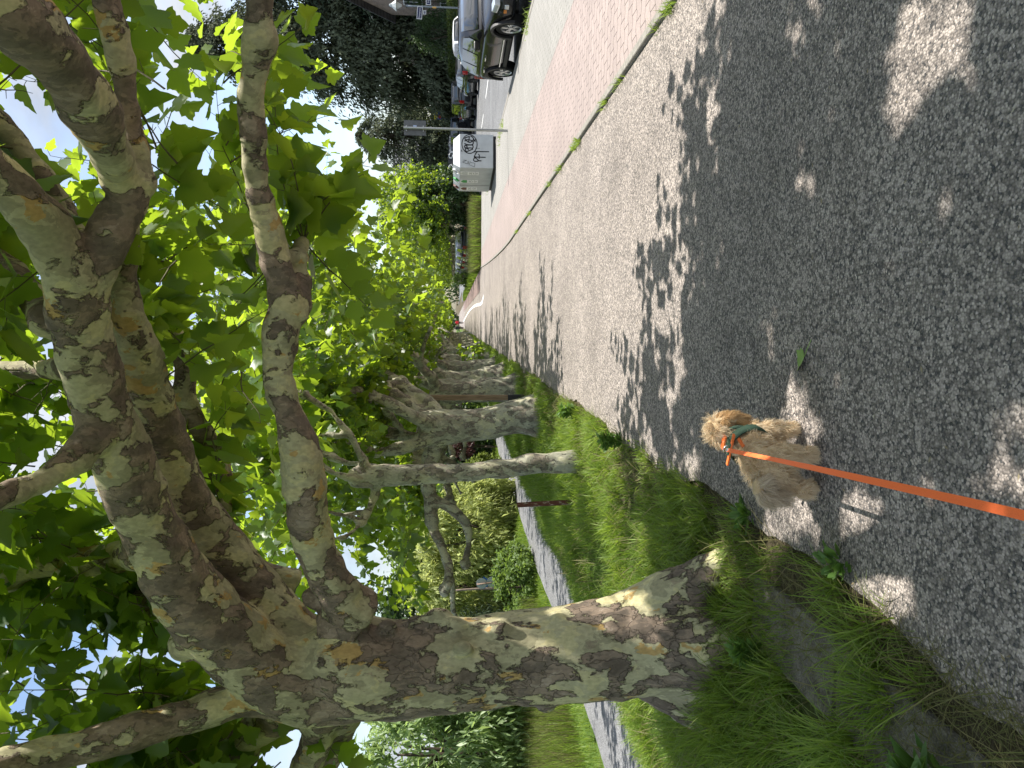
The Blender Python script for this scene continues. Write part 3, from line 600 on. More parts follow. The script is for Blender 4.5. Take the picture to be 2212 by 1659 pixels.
dup(t3, (-1.62, 21.9, 0), R(18), 'second plane tree behind the timber stake in the left row', None, .97)
dup(t4, (-1.66, 26.4, 0), R(-20), 'plane tree of the left row just before the one with low leafy sprouts', None, .95)
dup(t3, (-1.7, 35.3, 0), R(20), 'plane tree of the left row just beyond the one with low leafy sprouts', None, .95)
for k in range(9, 25):
    dup(prot[k % 3], (-1.7+.12*math.sin(k*2.3), 4.1+4.45*k-.4, 0), R((67*k) % 50-25), 'distant plane tree in the far stretch of the row on the left of the path', 'distant plane trees left of the path', .92+.08*math.sin(k*1.7))
for k in range(9):
    dup(prot[(k+1) % 3], (8.3+.2*math.sin(k*3), 53+7.2*k, 0), R(90+50*k), 'distant plane tree in the row behind the cars parked by the path', 'distant plane trees behind the parked cars', .95+.07*math.sin(k*2.1))
dup(t4, (7.3, 47.5, 0), R(250), 'plane tree with a low dark crown beside the tall grass strip, right of the path', None, .92)

# ------------------------------------------------------------------ grass (nobody could count it)
GRASS = leaf_mat('grass', [(.075, .14, .02), (.125, .215, .032), (.165, .255, .042), (.095, .175, .026), (.24, .26, .09)], (.34, .50, .045), .42, .5, .3)
GRASSY = leaf_mat('grass_mown', [(.12, .20, .028), (.17, .26, .04), (.21, .29, .05), (.14, .225, .03), (.26, .29, .09)], (.34, .47, .05), .4, .5, .3)
DRYG = leaf_mat('grass_dry', [(.13, .13, .045), (.19, .17, .075), (.10, .12, .035), (.24, .20, .10)], (.22, .22, .08), .3, .6, .2)
rg = np.random.default_rng(3); IMP = 1
def field(n, xr, yr, ypow=1.0):
    x = rg.uniform(*xr, n); u = rg.uniform(0, 1, n)**ypow; y = yr[0]+(yr[1]-yr[0])*u; return x, y
def patchy(x, y): return np.sin(x*2.1+y*1.3)+np.sin(y*2.7-x*1.1)+.8*np.sin(x*5.3+1.7*y)+.7*np.sin(y*6.1+.4*x)
def grass(name, x, y, h, wd, mat, lean=.35, bend=.5, levels=3, z=None):
    zz = gz(x, y)-.02 if z is None else np.full(len(x), z); V_, T_ = blades(np.stack([x, y, zz], 1), h, wd, rg, lean, bend, levels)
    return tag(mesh_np(name, V_, T_, mat), kind='stuff')
# long verge grass between path and slope, thinning with distance
X, Y, H = [], [], []
for n, yr_ in ((34000, (1.0, 5.5)), (42000, (5.5, 14)), (34000, (14, 32)), (16000, (32, 70)), (6000, (70, 130))):
    x, y = field(n, (-4.6, -1.0), yr_, 1.15); edge = np.array([PATHL(v) for v in y])
    keep = (x < edge-.02+.05*np.sin(y*7)+rg.normal(0, .03, n)); pt = patchy(x, y)
    keep &= ~((x > -1.72) & (x < -1.2) & (y < 2.95) & (pt < 1.7)); keep &= ~((x > -1.30) & (y < 3.2) & (pt < .1)); keep &= (pt > -1.6) | (rg.uniform(0, 1, n) < .35)
    dtr = np.hypot(x-base1.x, y-TY); keep &= dtr > .3
    x, y, pt = x[keep], y[keep], pt[keep]; hh = .10+.10*np.clip((edge[keep]-x)/.9, 0, 1)+.04*pt*.8; hh = np.clip(hh, .05, .4)*.85*rg.uniform(.55, 1.3, len(x)); hh *= np.where(y > 7, 1.15, .9)
    X.append(x); Y.append(y); H.append(hh)
X, Y, H = map(np.concatenate, (X, Y, H)); Wd = .0042+.0038*np.clip(Y/9, 0, 5)*.55
grass('verge_grass', X, Y, H, Wd, GRASS)
# tussocks: blades leaning out from a common root
cx, cy, ch = [], [], []
for n, yr_ in ((900, (1.0, 5.5)), (1300, (5.5, 14)), (1100, (14, 32)), (500, (32, 60))):
    x, y = field(n, (-4.4, -1.04), yr_, 1.1); pt = patchy(x, y); k = ((pt > -.9) | (x > -1.5)) & ~((x > -1.8) & (x < -1.22) & (y < 3.05) & (pt < 1.4)) & ~((x >= -1.22) & (y < 3.3) & (pt < .3)) & (np.hypot(x-base1.x, y-TY) > .36); x, y, pt = x[k], y[k], pt[k]
    cx.append(x); cy.append(y); ch.append(np.where(x > -1.5, .085, .145)+.04*np.clip(pt, -1, 2)+rg.uniform(0, .09, len(x)))
for k in range(16):    # a collar of long grass round the big trunk
    a = k*.4; cx.append(np.array([base1.x+.46*math.cos(a)+.04])); cy.append(np.array([TY-.02+.42*math.sin(a)])); ch.append(np.array([.20+.06*math.sin(k*2.7)]))
cx, cy, ch = map(np.concatenate, (cx, cy, ch)); nb = 30; sp = .045+.02*rg.uniform(0, 1, len(cx)); a = rg.uniform(0, 6.28, (len(cx), nb)); q = rg.uniform(0, 1, (len(cx), nb))*sp[:, None]
X = (cx[:, None]+q*np.cos(a)).ravel(); Y = (cy[:, None]+q*np.sin(a)).ravel(); H = (ch[:, None]*rg.uniform(.5, 1.35, (len(cx), nb))).ravel()
V_, T_ = blades(np.stack([X, Y, gz(X, Y)-.02], 1), H, .0042+.0009*Y, rg, .62, .8, 4, a.ravel()+rg.normal(0, .5, a.size)); tag(mesh_np('tussock_grass', V_, T_, GRASSY), kind='stuff')
n = 11000; x = rg.uniform(-4.4, -1.02, n); y = 1.2+15*rg.uniform(0, 1, n)**1.4; k = np.hypot(x-base1.x, y-TY) > .32; x, y = x[k], y[k]
grass('dry_verge_grass', x, y, rg.uniform(.08, .30, len(x)), .003+.0009*y, DRYG, .9, .8, 3)
# mown slope down to the lane, and its edge
x, y = field(60000, (-6.95, -4.2), (3, 46), 1.5); grass('mown_grass', x, y, rg.uniform(.035, .10, len(x))*np.where(x < -6.4, .6, 1), .007+.0012*y, GRASSY, 1.3, .9, 2)
x, y = field(17000, (-11.5, -9.32), (5, 60), 1.5); grass('lane_edge_grass', x, y, rg.uniform(.05, .26, len(x)), .007+.001*y, GRASSY, levels=2)
x, y = field(30000, (-15.5, -10.2), (9, 26), 1.1); k = rg.uniform(0, 1, len(x)) < .55
grass('meadow_grass', x[k], y[k], rg.uniform(.35, .95, k.sum()), np.full(k.sum(), .016), GRASSY, .25, .5, 3)
grass('dry_meadow_grass', x[~k], y[~k], rg.uniform(.4, 1.05, (~k).sum()), np.full((~k).sum(), .014), DRYG, .25, .5, 3)
# tall strip closing the paving ahead on the right
x, y = field(9000, (3.25, 7.3), (41.6, 47.2)); k = rg.uniform(0, 1, len(x)) < .42
grass('tall_grass_strip', x[k], y[k], rg.uniform(.4, .95, k.sum()), np.full(k.sum(), .028), GRASS, .3, .5, 3, -.02)
grass('dry_tall_grass', x[~k], y[~k], rg.uniform(.5, 1.05, (~k).sum()), np.full((~k).sum(), .022), DRYG, .3, .5, 3, -.02)
x, y = field(3500, (3.3, 4.3), (47, 110)); grass('far_verge_grass', x, y, rg.uniform(.2, .6, len(x)), np.full(len(x), .05), GRASS, .3, .5, 2, -.02)
# tufts in the joint of the kerb
xs_, ys_ = [], []
for cy, n, sp in [(3.6, 26, .06), (4.5, 12, .04), (5.15, 70, .07), (5.5, 14, .05), (6.7, 22, .1), (7.35, 46, .07), (8.9, 90, .05), (9.2, 60, .04), (10.4, 40, .16), (11.6, 36, .12), (14.7, 30, .15), (17.6, 30, .2)]:
    ys_.append(rg.normal(cy, sp, n)); xs_.append(np.array([kerbx(v) for v in ys_[-1]])-np.abs(rg.normal(.015, .022, n)))
xs_, ys_ = np.concatenate(xs_), np.concatenate(ys_); grass('kerb_grass', xs_, ys_, rg.uniform(.03, .13, len(xs_)), .004+.0005*ys_, GRASSY, .7, .6, 3, .02)
x = rg.normal(0, .13, 500)+6.25; y = rg.choice([15.35, 23.2, 24.5, 31.5, 33.5], 500)+rg.normal(0, .22, 500); grass('road_edge_weeds', x, y, rg.uniform(.06, .24, 500), np.full(500, .016), GRASSY, .6, .6, 2, -.02)
# dry straw and litter on the soil along the path edge
n = 5200; x = -1.04-np.abs(rg.normal(0, .26, n)); y = 1.2+11*rg.uniform(0, 1, n)**1.8; grass('straw', x, y, rg.uniform(.03, .08, n), np.full(n, .004), DRYG, 1.6, .9, 2, .012)

# litter on the asphalt: bits of twig, bud scales and crumbs
n = 420; x = rg.uniform(-1.0, 2.2, n); y = 1.1+9*rg.uniform(0, 1, n)**1.6; a = rg.uniform(0, 6.28, n); V_, T_ = scatter((LANCE[0]*np.array([1.2, 1, 0]), LANCE[1]), np.stack([x, y, np.full(n, .034)], 1), np.stack([np.cos(a), np.sin(a), np.full(n, .04)], 1), np.tile([0, 0, 1.], (n, 1))+rg.normal(0, .2, (n, 3)), rg.uniform(.008, .032, n))
tag(mesh_np('litter', V_, T_, leaf_mat('litter_bits', [(.14, .10, .06), (.30, .25, .15), (.20, .15, .08), (.42, .38, .28)], (.1, .08, .04), .1)), kind='stuff')
# broad-leaved weeds along the path edge, each a plant of its own
WEED = leaf_mat('weed_leaf', [(.07, .15, .03), (.10, .19, .04), (.085, .165, .045)], (.24, .40, .05), .35, .5, .35)
OVAL = (np.array([(0, 0, 0), (.17, .22, .05), (.25, .5, .06), (.17, .78, 0), (0, 1, -.12), (-.17, .78, 0), (-.25, .5, .06), (-.17, .22, .05), (0, .5, -.02)]), np.array([(8, i, i+1) for i in range(0, 7)]+[(8, 7, 0)]))
def weed(label, loc, n, size, seed, tm=LANCE, h=.1, wid=1.7):
    g_ = np.random.default_rng(seed); a = g_.uniform(0, 6.28, n); el = g_.uniform(.1, 1.2, n); rr = g_.uniform(0, .045, n)
    y_ = np.stack([np.cos(a)*np.cos(el), np.sin(a)*np.cos(el), np.sin(el)], 1); p_ = np.stack([np.cos(a)*rr, np.sin(a)*rr, g_.uniform(0, h, n)], 1)
    TV, TT = tm; TV = TV*np.array([wid, 1, 1]); V_, T_ = scatter((TV, TT), p_, y_, np.array([0, 0, 1.])+g_.normal(0, .3, (n, 3)), size*g_.uniform(.55, 1.2, n))
    o = mesh_np('weed', V_, T_, WEED); o.location = loc; return tag(o, label, 'weed', None)
weed('narrow-leaved green weed growing between the concrete edging slabs, nearest the camera', (-1.42, 1.95, .03), 70, .15, 1, OVAL, .1, .62)
weed('broad pale green weed at the bottom left corner of the edging', (-1.55, 1.62, .03), 44, .11, 2, OVAL, .06, 1.1)
weed('small weed with two round leaves sprouting from the asphalt edge', (-.93, 2.62, .02), 40, .06, 3, OVAL, .05, 1.1)
weed('leafy weed patch in front of the big trunk near the dog', (-1.62, 3.3, .0), 260, .05, 4, OVAL, .16, 1.0)
weed('jagged weed at the path edge to the left of the dog', (-.98, 3.5, .02), 46, .085, 5, OVAL, .05, .75)
weed('dark leafy weed at the grass edge where the shade of the crown ends', (-1.06, 6.3, .02), 110, .085, 6, OVAL, .2, 1.0)
weed('clump of broad weeds at the grass edge beyond the shaded strip', (-1.1, 8.7, .02), 110, .09, 7, OVAL, .22, 1.0)

# ------------------------------------------------------------------ shrubs and trees beyond
def pal(a, k=1.0): return [tuple(v*f*k for v in a) for f in (.62, .9, 1.25, .78, 1.45)]
F_WIL = leaf_mat('willow_leaf', pal((.33, .38, .13)), (.55, .60, .18), .45, .5, .3)
F_DRK = leaf_mat('dark_leaf', pal((.045, .078, .028)), (.09, .16, .03), .22, .5, .25)
F_MID = leaf_mat('mid_leaf', pal((.11, .17, .048)), (.26, .38, .06), .4, .5, .3)
F_LIM = leaf_mat('lime_leaf', pal((.13, .17, .030)), (.22, .28, .04), .3, .5, .3)
F_CON = leaf_mat('conifer_needles', pal((.070, .094, .060)), (.08, .11, .06), .2, .8, .05)
F_YEW = leaf_mat('cedar_needles', pal((.115, .132, .082)), (.12, .15, .07), .2, .8, .05)
F_RED = leaf_mat('red_leaf', pal((.06, .024, .022)), (.10, .03, .025), .3, .5, .3)
F_ASH = leaf_mat('ash_leaf', pal((.22, .31, .13)), (.40, .54, .16), .45, .42, .4)
WOOD = simple('dark_wood', (.075, .06, .045), .9, .1)
def shrub(name, label, blobs, n, size, mat, tm=DIA, seed=1, clumps=60, spread=.28, droop=.3, cat='shrub', stems=True, group=None, up=.5, trunk=None):
    g_ = np.random.default_rng(seed); c0 = blobs[0][0]; z0 = float(gz(c0[0], c0[1])); root_ = thing(name, label, cat, (c0[0], c0[1], z0), 0, group)
    V_, T_ = cloud(blobs, n, size, g_, tm, clumps, spread, droop, .78, up); base = np.array([c0[0], c0[1], z0]); mesh_np('crown' if cat == 'tree' else 'foliage', V_-base, T_, mat, root_)
    bm = bmesh.new()
    for c, r_ in blobs:
        zb = z0-.1; zt = c[2]+r_[2]*.55; rr_ = (trunk or .035*max(r_))
        for k in range(1 if trunk else 3):
            a = g_.uniform(0, 6.28); e = (c[0]-base[0]+r_[0]*.35*math.cos(a)*(0 if trunk else 1), c[1]-base[1]+r_[1]*.35*math.sin(a)*(0 if trunk else 1), zt-z0)
            s0 = (c[0]-base[0], c[1]-base[1], zb-z0); mid = tuple((p+q)/2+g_.normal(0, .06*max(r_)) for p, q in zip(s0, e)); tube(bm, [s0, mid, e], [rr_, rr_*.75, rr_*.2], 7, .6)
        for k in range(7):
            d = nrm(g_.normal(0, 1, 3)); s0 = np.array(c)-base; e = s0+d*np.array(r_)*.6; tube(bm, [s0-np.array([0, 0, r_[2]*.5]), (s0+e)/2, e], [rr_*.5, rr_*.3, rr_*.08], 6, .8)
    for c, r_ in blobs[1:]:           # the stems of one plant share a root stock
        tube(bm, [(0, 0, -.12), ((c[0]-base[0])/2, (c[1]-base[1])/2, -.2), (c[0]-base[0], c[1]-base[1], -.12)], [.06, .06, .06], 6, .6)
    from_bm('trunk' if cat == 'tree' else 'stems', bm, WOOD, root_, True); return root_
# left, beyond the lane
shrub('willow_shrub', 'tall pale green shrub with hanging narrow leaves, left of the thin trunk beyond the lane', [((-10.9, 36, .9), (2.1, 2.2, 2.7)), ((-9.3, 37.5, -.1), (1.3, 1.6, 1.6))], 15000, .36, F_WIL, LANCE, 1, 90, .25, 1.0, up=.8)
shrub('willow_shrub', 'pale green narrow-leaved shrub behind the round road signs', [((-13.6, 36.5, .9), (2.0, 2.2, 2.8))], 11000, .36, F_WIL, LANCE, 2, 70, .25, 1.0, up=.8)
shrub('dark_conifer', 'dark columnar conifer shrub close to the round road signs and the big trunk', [((-15.6, 33, .2), (1.6, 1.6, 2.3))], 7000, .22, F_CON, LANCE, 3, 80, .22, .9)
shrub('low_shrub', 'low rounded green shrub below the road signs at the lane edge', [((-10.2, 27.5, -1.0), (1.2, 1.5, .9))], 5000, .15, F_MID, DIA, 4, 60, .22, .2)
shrub('broadleaf_tree', 'leafy mid green tree rising behind the pale narrow-leaved shrubs', [((-15, 50, 2.2), (4.2, 4, 3.9))], 9000, .42, F_MID, DIA, 5, 90, .25, .3, 'tree', trunk=.3)
shrub('broadleaf_tree', 'tall dark green tree at the skyline just right of the big trunk', [((-21.5, 49, 2.6), (4.6, 4, 4.3))], 9000, .42, F_DRK, DIA, 6, 90, .25, .3, 'tree', trunk=.3)
shrub('broadleaf_tree', 'dark tree filling the gap between the thin trunk and the thick leaning one', [((-10.2, 58, 1.2), (3.2, 4, 3.3))], 7000, .40, F_DRK, DIA, 7, 70, .25, .3, 'tree', trunk=.25)
shrub('lime_shrub', 'yellow green shrub at the lane edge seen just right of the thin trunk', [((-9.9, 47, -.4), (.9, 2.2, 1.2))], 4500, .2, F_LIM, DIA, 8, 50, .25, .4)
shrub('red_shrub', 'dark red leaved shrub between the thin trunk and the thick leaning trunk', [((-9.2, 52, 1.1), (.7, 1.0, .8))], 1200, .18, F_RED, DIA, 9, 30, .3, .4)
shrub('ash_tree', 'feathery ash tree with hanging leaflets at the far left behind the big trunk', [((-13.6, 21.5, 2.0), (2.6, 2.6, 2.5)), ((-11.9, 22.5, 1.2), (1.5, 1.8, 1.8)), ((-16, 22, 1.6), (2.2, 2.2, 2.2))], 24000, .32, F_ASH, LANCE, 10, 130, .22, .8, 'tree', trunk=.16, up=.8)
shrub('dark_hedge', 'dense dark hedge at the far left above the tall meadow grass', [((-14.8, 27, -.4), (2.8, 1.2, 1.5)), ((-19, 27, -.2), (2.5, 1.2, 1.6))], 9000, .2, F_DRK, DIA, 11, 90, .2, .3, 'hedge')
for k, (x_, y_, r_) in enumerate([(-10.5, 70, 3.2), (-10.8, 84, 3.6), (-10.2, 99, 3.4), (-10.6, 116, 3.8), (-12, 140, 5)]):
    shrub('broadleaf_tree', 'distant green tree beyond the lane, glimpsed between the trunks of the left row', [((x_, y_, .8), (r_, r_, 3.6))], 2600, .55, (F_MID, F_DRK)[k % 2], DIA, 20+k, 50, .28, .3, 'tree', trunk=.25, group='distant trees beyond the lane')
V_, T_ = cloud([((x_, y_, 3.0), (9, 5, h_)) for x_, y_, h_ in ((-34, 250, 7), (-20, 265, 8), (-6, 255, 6), (6, 270, 8), (20, 260, 7), (36, 250, 9), (52, 240, 8), (70, 225, 9), (-50, 230, 9), (-66, 205, 8))], 9000, 1.1, np.random.default_rng(77), DIA, 300, .25, .3)
tag(mesh_np('distant_wood', V_, T_, F_DRK), kind='stuff')
# right, across the road
def conifer(name, label, x_, y_, h, r_, n, size, mat, seed, hang=1.0):
    g_ = np.random.default_rng(seed); root_ = thing(name, label, 'tree', (x_, y_, 0)); bm = bmesh.new(); tube(bm, [(0, 0, -.1), (0, 0, h*.5), (0, 0, h*.97)], [.4, .25, .03], 8, 1); Pp, Yy, Uu = [], [], []
    nb = int(h*13)
    for k in range(nb):
        f = (k+.5)/nb; z = h*(.05+.93*f); a = g_.uniform(0, 6.28); rad_ = r_*((1-f)**.42)*(.35+.65*min(1, f*5+.55))*g_.uniform(.72, 1.12); m_ = max(8, int(n/nb*(1.5-f)))
        tt = g_.uniform(.25, 1, m_)**.7; sp = .10+.09*rad_; p0 = np.stack([np.cos(a)*rad_*tt, np.sin(a)*rad_*tt, z+.14*rad_*tt-.30*rad_*tt**2.2], 1)
        jit = g_.normal(0, 1, (m_, 3))*np.array([sp, sp, sp*.5]); p_ = p0+jit+np.array([0, 0, -1])*np.abs(g_.normal(0, .3*hang, m_))[:, None]*tt[:, None]
        Pp.append(p_); Yy.append(np.array([math.cos(a), math.sin(a), -.7*hang])+g_.normal(0, .45, (m_, 3))); Uu.append(np.array([math.cos(a)*.4, math.sin(a)*.4, 1])+g_.normal(0, .4, (m_, 3)))
        tube(bm, [(0, 0, z), tuple(p0[tt.argmax()])], [.05, .012], 5, 3)
    p_ = np.concatenate(Pp); V_, T_ = scatter((LANCE[0]*np.array([1.7, 1, 1]), LANCE[1]), p_, np.concatenate(Yy), np.concatenate(Uu), size*g_.uniform(.6, 1.3, len(p_))); mesh_np('crown', V_, T_, mat, root_); from_bm('trunk', bm, WOOD, root_, True); return root_
conifer('conifer', 'huge dark conifer with hanging sprays across the road, tallest of the conifers', 23.4, 64, 25, 6.3, 60000, .40, F_YEW, 1, 1.2)
conifer('conifer', 'dark conifer at the right picture edge behind the lamp post', 28.2, 60, 22, 5.8, 26000, .40, F_CON, 2, 1.1)
conifer('conifer', 'lower spreading conifer left of the huge one, beside the tiled roof', 18.6, 74, 11.8, 4.6, 24000, .32, F_YEW, 3, .8)
shrub('evergreen_shrub', 'dark evergreen shrub above the clipped hedge behind the white parked car', [((22.3, 50.5, 2.4), (1.9, 1.6, 2.6)), ((20.9, 54, 2.2), (1.5, 1.6, 2.4))], 9000, .22, F_DRK, LANCE, 12, 90, .25, .8)
shrub('ivy_mound', 'sunlit yellow green climbing shrub below the spreading conifer', [((19.3, 82, 2.4), (1.9, 2.4, 2.6)), ((21.0, 80, 3.2), (1.9, 2, 2.6))], 9000, .3, F_LIM, LANCE, 13, 80, .25, .9)
shrub('round_tree', 'round dark green garden tree in front of the white gable', [((18.9, 100, 4.2), (3.0, 3, 3.6))], 6000, .4, F_MID, DIA, 14, 70, .25, .3, 'tree', trunk=.2)
shrub('garden_shrub', 'bluish green garden shrub left of the sunlit climbing shrub', [((17.6, 93, 3.0), (2.4, 2, 2.2))], 5000, .32, F_ASH, DIA, 15, 60, .25, .3)
shrub('round_bush', 'dark round bush standing in the tall grass strip, right of the path', [((7.5, 46.5, 2.2), (1.7, 1.6, 2.2)), ((8.9, 48.5, 2.0), (1.4, 1.6, 2.0))], 9000, .2, F_DRK, DIA, 16, 100, .22, .3)
shrub('parking_shrub', 'small green shrub hiding the tail of the nearest row of parked cars', [((4.5, 74, .6), (.7, 1.4, .9))], 1800, .2, F_MID, DIA, 17, 40, .25, .3)
# clipped hedge: a box of leaves over a solid dark core
g_ = np.random.default_rng(8); hx = thing('clipped_hedge', 'long clipped yellow green hedge behind the cars on the far side of the road', 'hedge', (20.7, 58, 0))
n = 26000; p_ = np.stack([g_.uniform(-.5, .5, n), g_.uniform(-22, 24, n), g_.uniform(.05, 1.95, n)], 1); f = g_.integers(0, 3, n); p_[f == 0, 0] = -.5; p_[f == 1, 2] = 1.95; p_ += g_.normal(0, .05, (n, 3))
V_, T_ = scatter(DIA, p_, g_.normal(0, 1, (n, 3))+np.array([-.3, 0, .5]), g_.normal(0, .6, (n, 3))+np.array([-.5, 0, 1]), g_.uniform(.09, .19, n)); mesh_np('foliage', V_, T_, leaf_mat('hedge_leaf', pal((.105, .14, .032)), (.16, .22, .04), .25), hx)
box_obj('stems', (0, 1, .9), (.7, 45, 1.7), F_DRK, hx, .1)  # one solid dark block inside the leaves, no separate stems

# ------------------------------------------------------------------ cars
def paint(name, col, metal=.5, rough=.28, spec=.5, coat=1.0):
    m, t, o = M(name); pbsdf(t, o, col, rough, spec, None, metal, coat); return m
GLASS = simple('car_glass', (.018, .022, .025), .04, .9, var=0, coat=1.0)
RUBBER = simple('rubber', (.018, .018, .019), .8, .2); BLACKP = simple('black_plastic', (.022, .022, .024), .55, .35)
ALLOY = simple('alloy', (.55, .56, .58), .3, .5, .9); DALLOY = simple('dark_alloy', (.09, .09, .095), .35, .5, .8); CHROME = simple('chrome', (.75, .76, .78), .12, .6, 1.0, var=.03)
LAMPG = simple('lamp_glass', (.50, .53, .56), .08, .8, .3, 1.0); REDL = simple('red_lens', (.33, .012, .012), .15, .6, 0, 1.0); AMBER = simple('amber_lens', (.55, .20, .04), .2, .5)
PLATE = simple('plate', (.7, .7, .68), .5, .3)
def wheel(parent, x, y, r, wd, rimm, side):
    bm = bmesh.new(); prof = [(r*.66, -.5), (r*.93, -.5), (r, -.36), (r, .36), (r*.93, .5), (r*.66, .5)]; seg = 28; rings = []
    for k in range(seg):
        a = 2*math.pi*k/seg; rings.append([bm.verts.new((x+p*math.cos(a), y+q*wd, r+p*math.sin(a))) for p, q in prof])
    for k in range(seg):
        A_, B_ = rings[k], rings[(k+1) % seg]
        for j in range(len(prof)): bm.faces.new((A_[j], A_[(j+1) % 6], B_[(j+1) % 6], B_[j]))
    bmesh.ops.recalc_face_normals(bm, faces=bm.faces); wo = from_bm('wheel', bm, RUBBER, parent, False)
    bm = bmesh.new(); ys_ = y+side*wd*.40; ri = r*.655
    cyl(bm, (x, y+side*wd*.05, r), (x, y+side*wd*.06, r), ri*.99, None, 24)
    for k in range(24):
        a, b = 2*math.pi*k/24, 2*math.pi*(k+1)/24
        for (r0, y0), (r1, y1) in (((ri, y-side*wd*.45), (ri, ys_+side*.02)), ((ri, ys_+side*.02), (ri*.9, ys_)), ((ri*.9, ys_), (ri*.88, y))):
            bm.faces.new([bm.verts.new((x+q*math.cos(c), yy, r+q*math.sin(c))) for q, yy, c in ((r0, y0, a), (r0, y0, b), (r1, y1, b), (r1, y1, a))])
    bmesh.ops.remove_doubles(bm, verts=bm.verts, dist=1e-4); dk = from_bm('rim', bm, rimm, wo)
    bm = bmesh.new()
    for k in range(5):
        for s in (-.16, .16):
            a = 2*math.pi*k/5+s+.3; m = Matrix.Translation((x+math.cos(a)*ri*.5, ys_-side*.012, r+math.sin(a)*ri*.5)) @ Matrix.Rotation(-a, 4, 'Y')
            bx(bm, (0, 0, 0), (ri*.92, .03, ri*.15), None); bmesh.ops.transform(bm, matrix=m, verts=bm.verts[-8:])
    cyl(bm, (x, ys_-side*.02, r), (x, ys_+side*.012, r), ri*.22, None, 14); from_bm('spokes', bm, rimm, wo)
    return wo
def car(name, label, loc, rz, s, group=None, detail=True):
    root_ = thing(name, label, s.get('cat', 'car'), loc, rz, group); L_, W_, H_ = s['L'], s['W'], s['H']; hw = W_/2; r = s['wr']; z0 = s.get('zb', .24); bt = s['belt']; fa, ra_ = L_/2-s['fo'], -L_/2+s['ro']
    hx_, rx0, rx1, tx = s['hood'], s['roof0'], s['roof1'], s['tail']       # measured from the front bumper
    st = [(0, .42, bt-.36, .74), (.06, .30, bt-.24, .84), (.28, z0, bt-.15, .94), (.7, z0, bt-.09, .985), (hx_, z0, bt, 1), (L_*.5, z0, bt, 1), (L_*.75, z0, bt+.03, 1), (L_-.5, z0, bt+.02, .97), (L_-.14, z0+.03, bt-.04, .93), (L_-.02, .36, bt-.22, .86)]
    V, Fs = [], []
    for xf, zb, zt, k in st:
        w_ = hw*k; x = L_/2-xf; zm = zb+(zt-zb)*.45; q = [(0, zb), (w_*.86, zb), (w_*.97, zb+.07), (w_, zm), (w_*.985, zt-.13), (w_*.93, zt-.02), (w_*.62, zt+.035), (0, zt+.05)]
        V += [(x, yy, zz) for yy, zz in q]+[(x, -yy, zz) for yy, zz in q[-2:0:-1]]
    n = 14
    for i in range(len(st)-1):
        for k in range(n): a = i*n+k; b = i*n+(k+1) % n; Fs.append((a, b, b+n, a+n))
    Fs.append(tuple(range(n))[::-1]); Fs.append(tuple(range((len(st)-1)*n, len(st)*n)))
    body = pyd('body', V, Fs, None, None, True); bm = bmesh.new(); bm.from_mesh(body.data); bmesh.ops.recalc_face_normals(bm, faces=bm.faces); bm.to_mesh(body.data); bm.free()
    md = body.modifiers.new('s', 'SUBSURF'); md.levels = 2; bm = bmesh.new()
    for xx in (fa, ra_):
        for sd_ in (1, -1): cyl(bm, (xx, sd_*(hw-.32), r+.01), (xx, sd_*(hw+.3), r+.01), r*1.17, None, 28)
    cut = from_bm('cutter', bm); mb = body.modifiers.new('b', 'BOOLEAN'); mb.operation = 'DIFFERENCE'; mb.object = cut; mb.solver = 'EXACT'; bake(body); bpy.data.objects.remove(cut)
    body.data.materials.clear(); body.data.materials.append(s['paint']); body.data.polygons.foreach_set('use_smooth', np.ones(len(body.data.polygons), bool)); body.parent = root_; body.data.set_sharp_from_angle(angle=R(40))
    # greenhouse
    wb = hw*.955; wt = hw*s.get('tumble', .74); st2 = [(hx_-.06, bt-.02, wb*.92, wb*.9), (hx_+(rx0-hx_)*.5, bt+(H_-bt)*.55, wb, wb+(wt-wb)*.5), (rx0, H_-.045, wb, wt), ((rx0+rx1)/2, H_, wb, wt), (rx1, H_-.04, wb, wt*.99), (rx1+(tx-rx1)*.5, bt+(H_-bt)*.55, wb, wb+(wt-wb)*.55), (tx, bt-.02, wb*.92, wb*.86)]
    V, Fs = [], []; n = 8
    for xf, zt, a, b in st2:
        x = L_/2-xf; zt = max(zt, bt+.001); q = [(a, bt-.06), (a, bt-.01), (b, zt-.05*min(1, (zt-bt)*4)), (b*.82, zt), (0, zt+.018)]; V += [(x, yy, zz) for yy, zz in q]+[(x, -yy, zz) for yy, zz in q[-2::-1]]
    n = 9
    for i in range(len(st2)-1):
        for k in range(n): a = i*n+k; b = i*n+(k+1) % n; Fs.append((a, b, b+n, a+n))
    Fs.append(tuple(range(n))[::-1]); Fs.append(tuple(range((len(st2)-1)*n, len(st2)*n)))
    ca = pyd('roof', V, Fs, s.get('roofm', s['paint']), root_, True); bm = bmesh.new(); bm.from_mesh(ca.data); bmesh.ops.recalc_face_normals(bm, faces=bm.faces); bm.to_mesh(ca.data); bm.free(); ca.data.set_sharp_from_angle(angle=R(50))
    def yat(xf, z):
        f = min(max((z-bt)/(H_-.05-bt), 0), 1); return wb+(wt-wb)*f+.012
    def ztop(xf):
        if xf < rx0: return bt+(H_-bt)*(xf-hx_)/(rx0-hx_)
        if xf > rx1: return bt+(H_-bt)*(tx-xf)/(tx-rx1)
        return H_
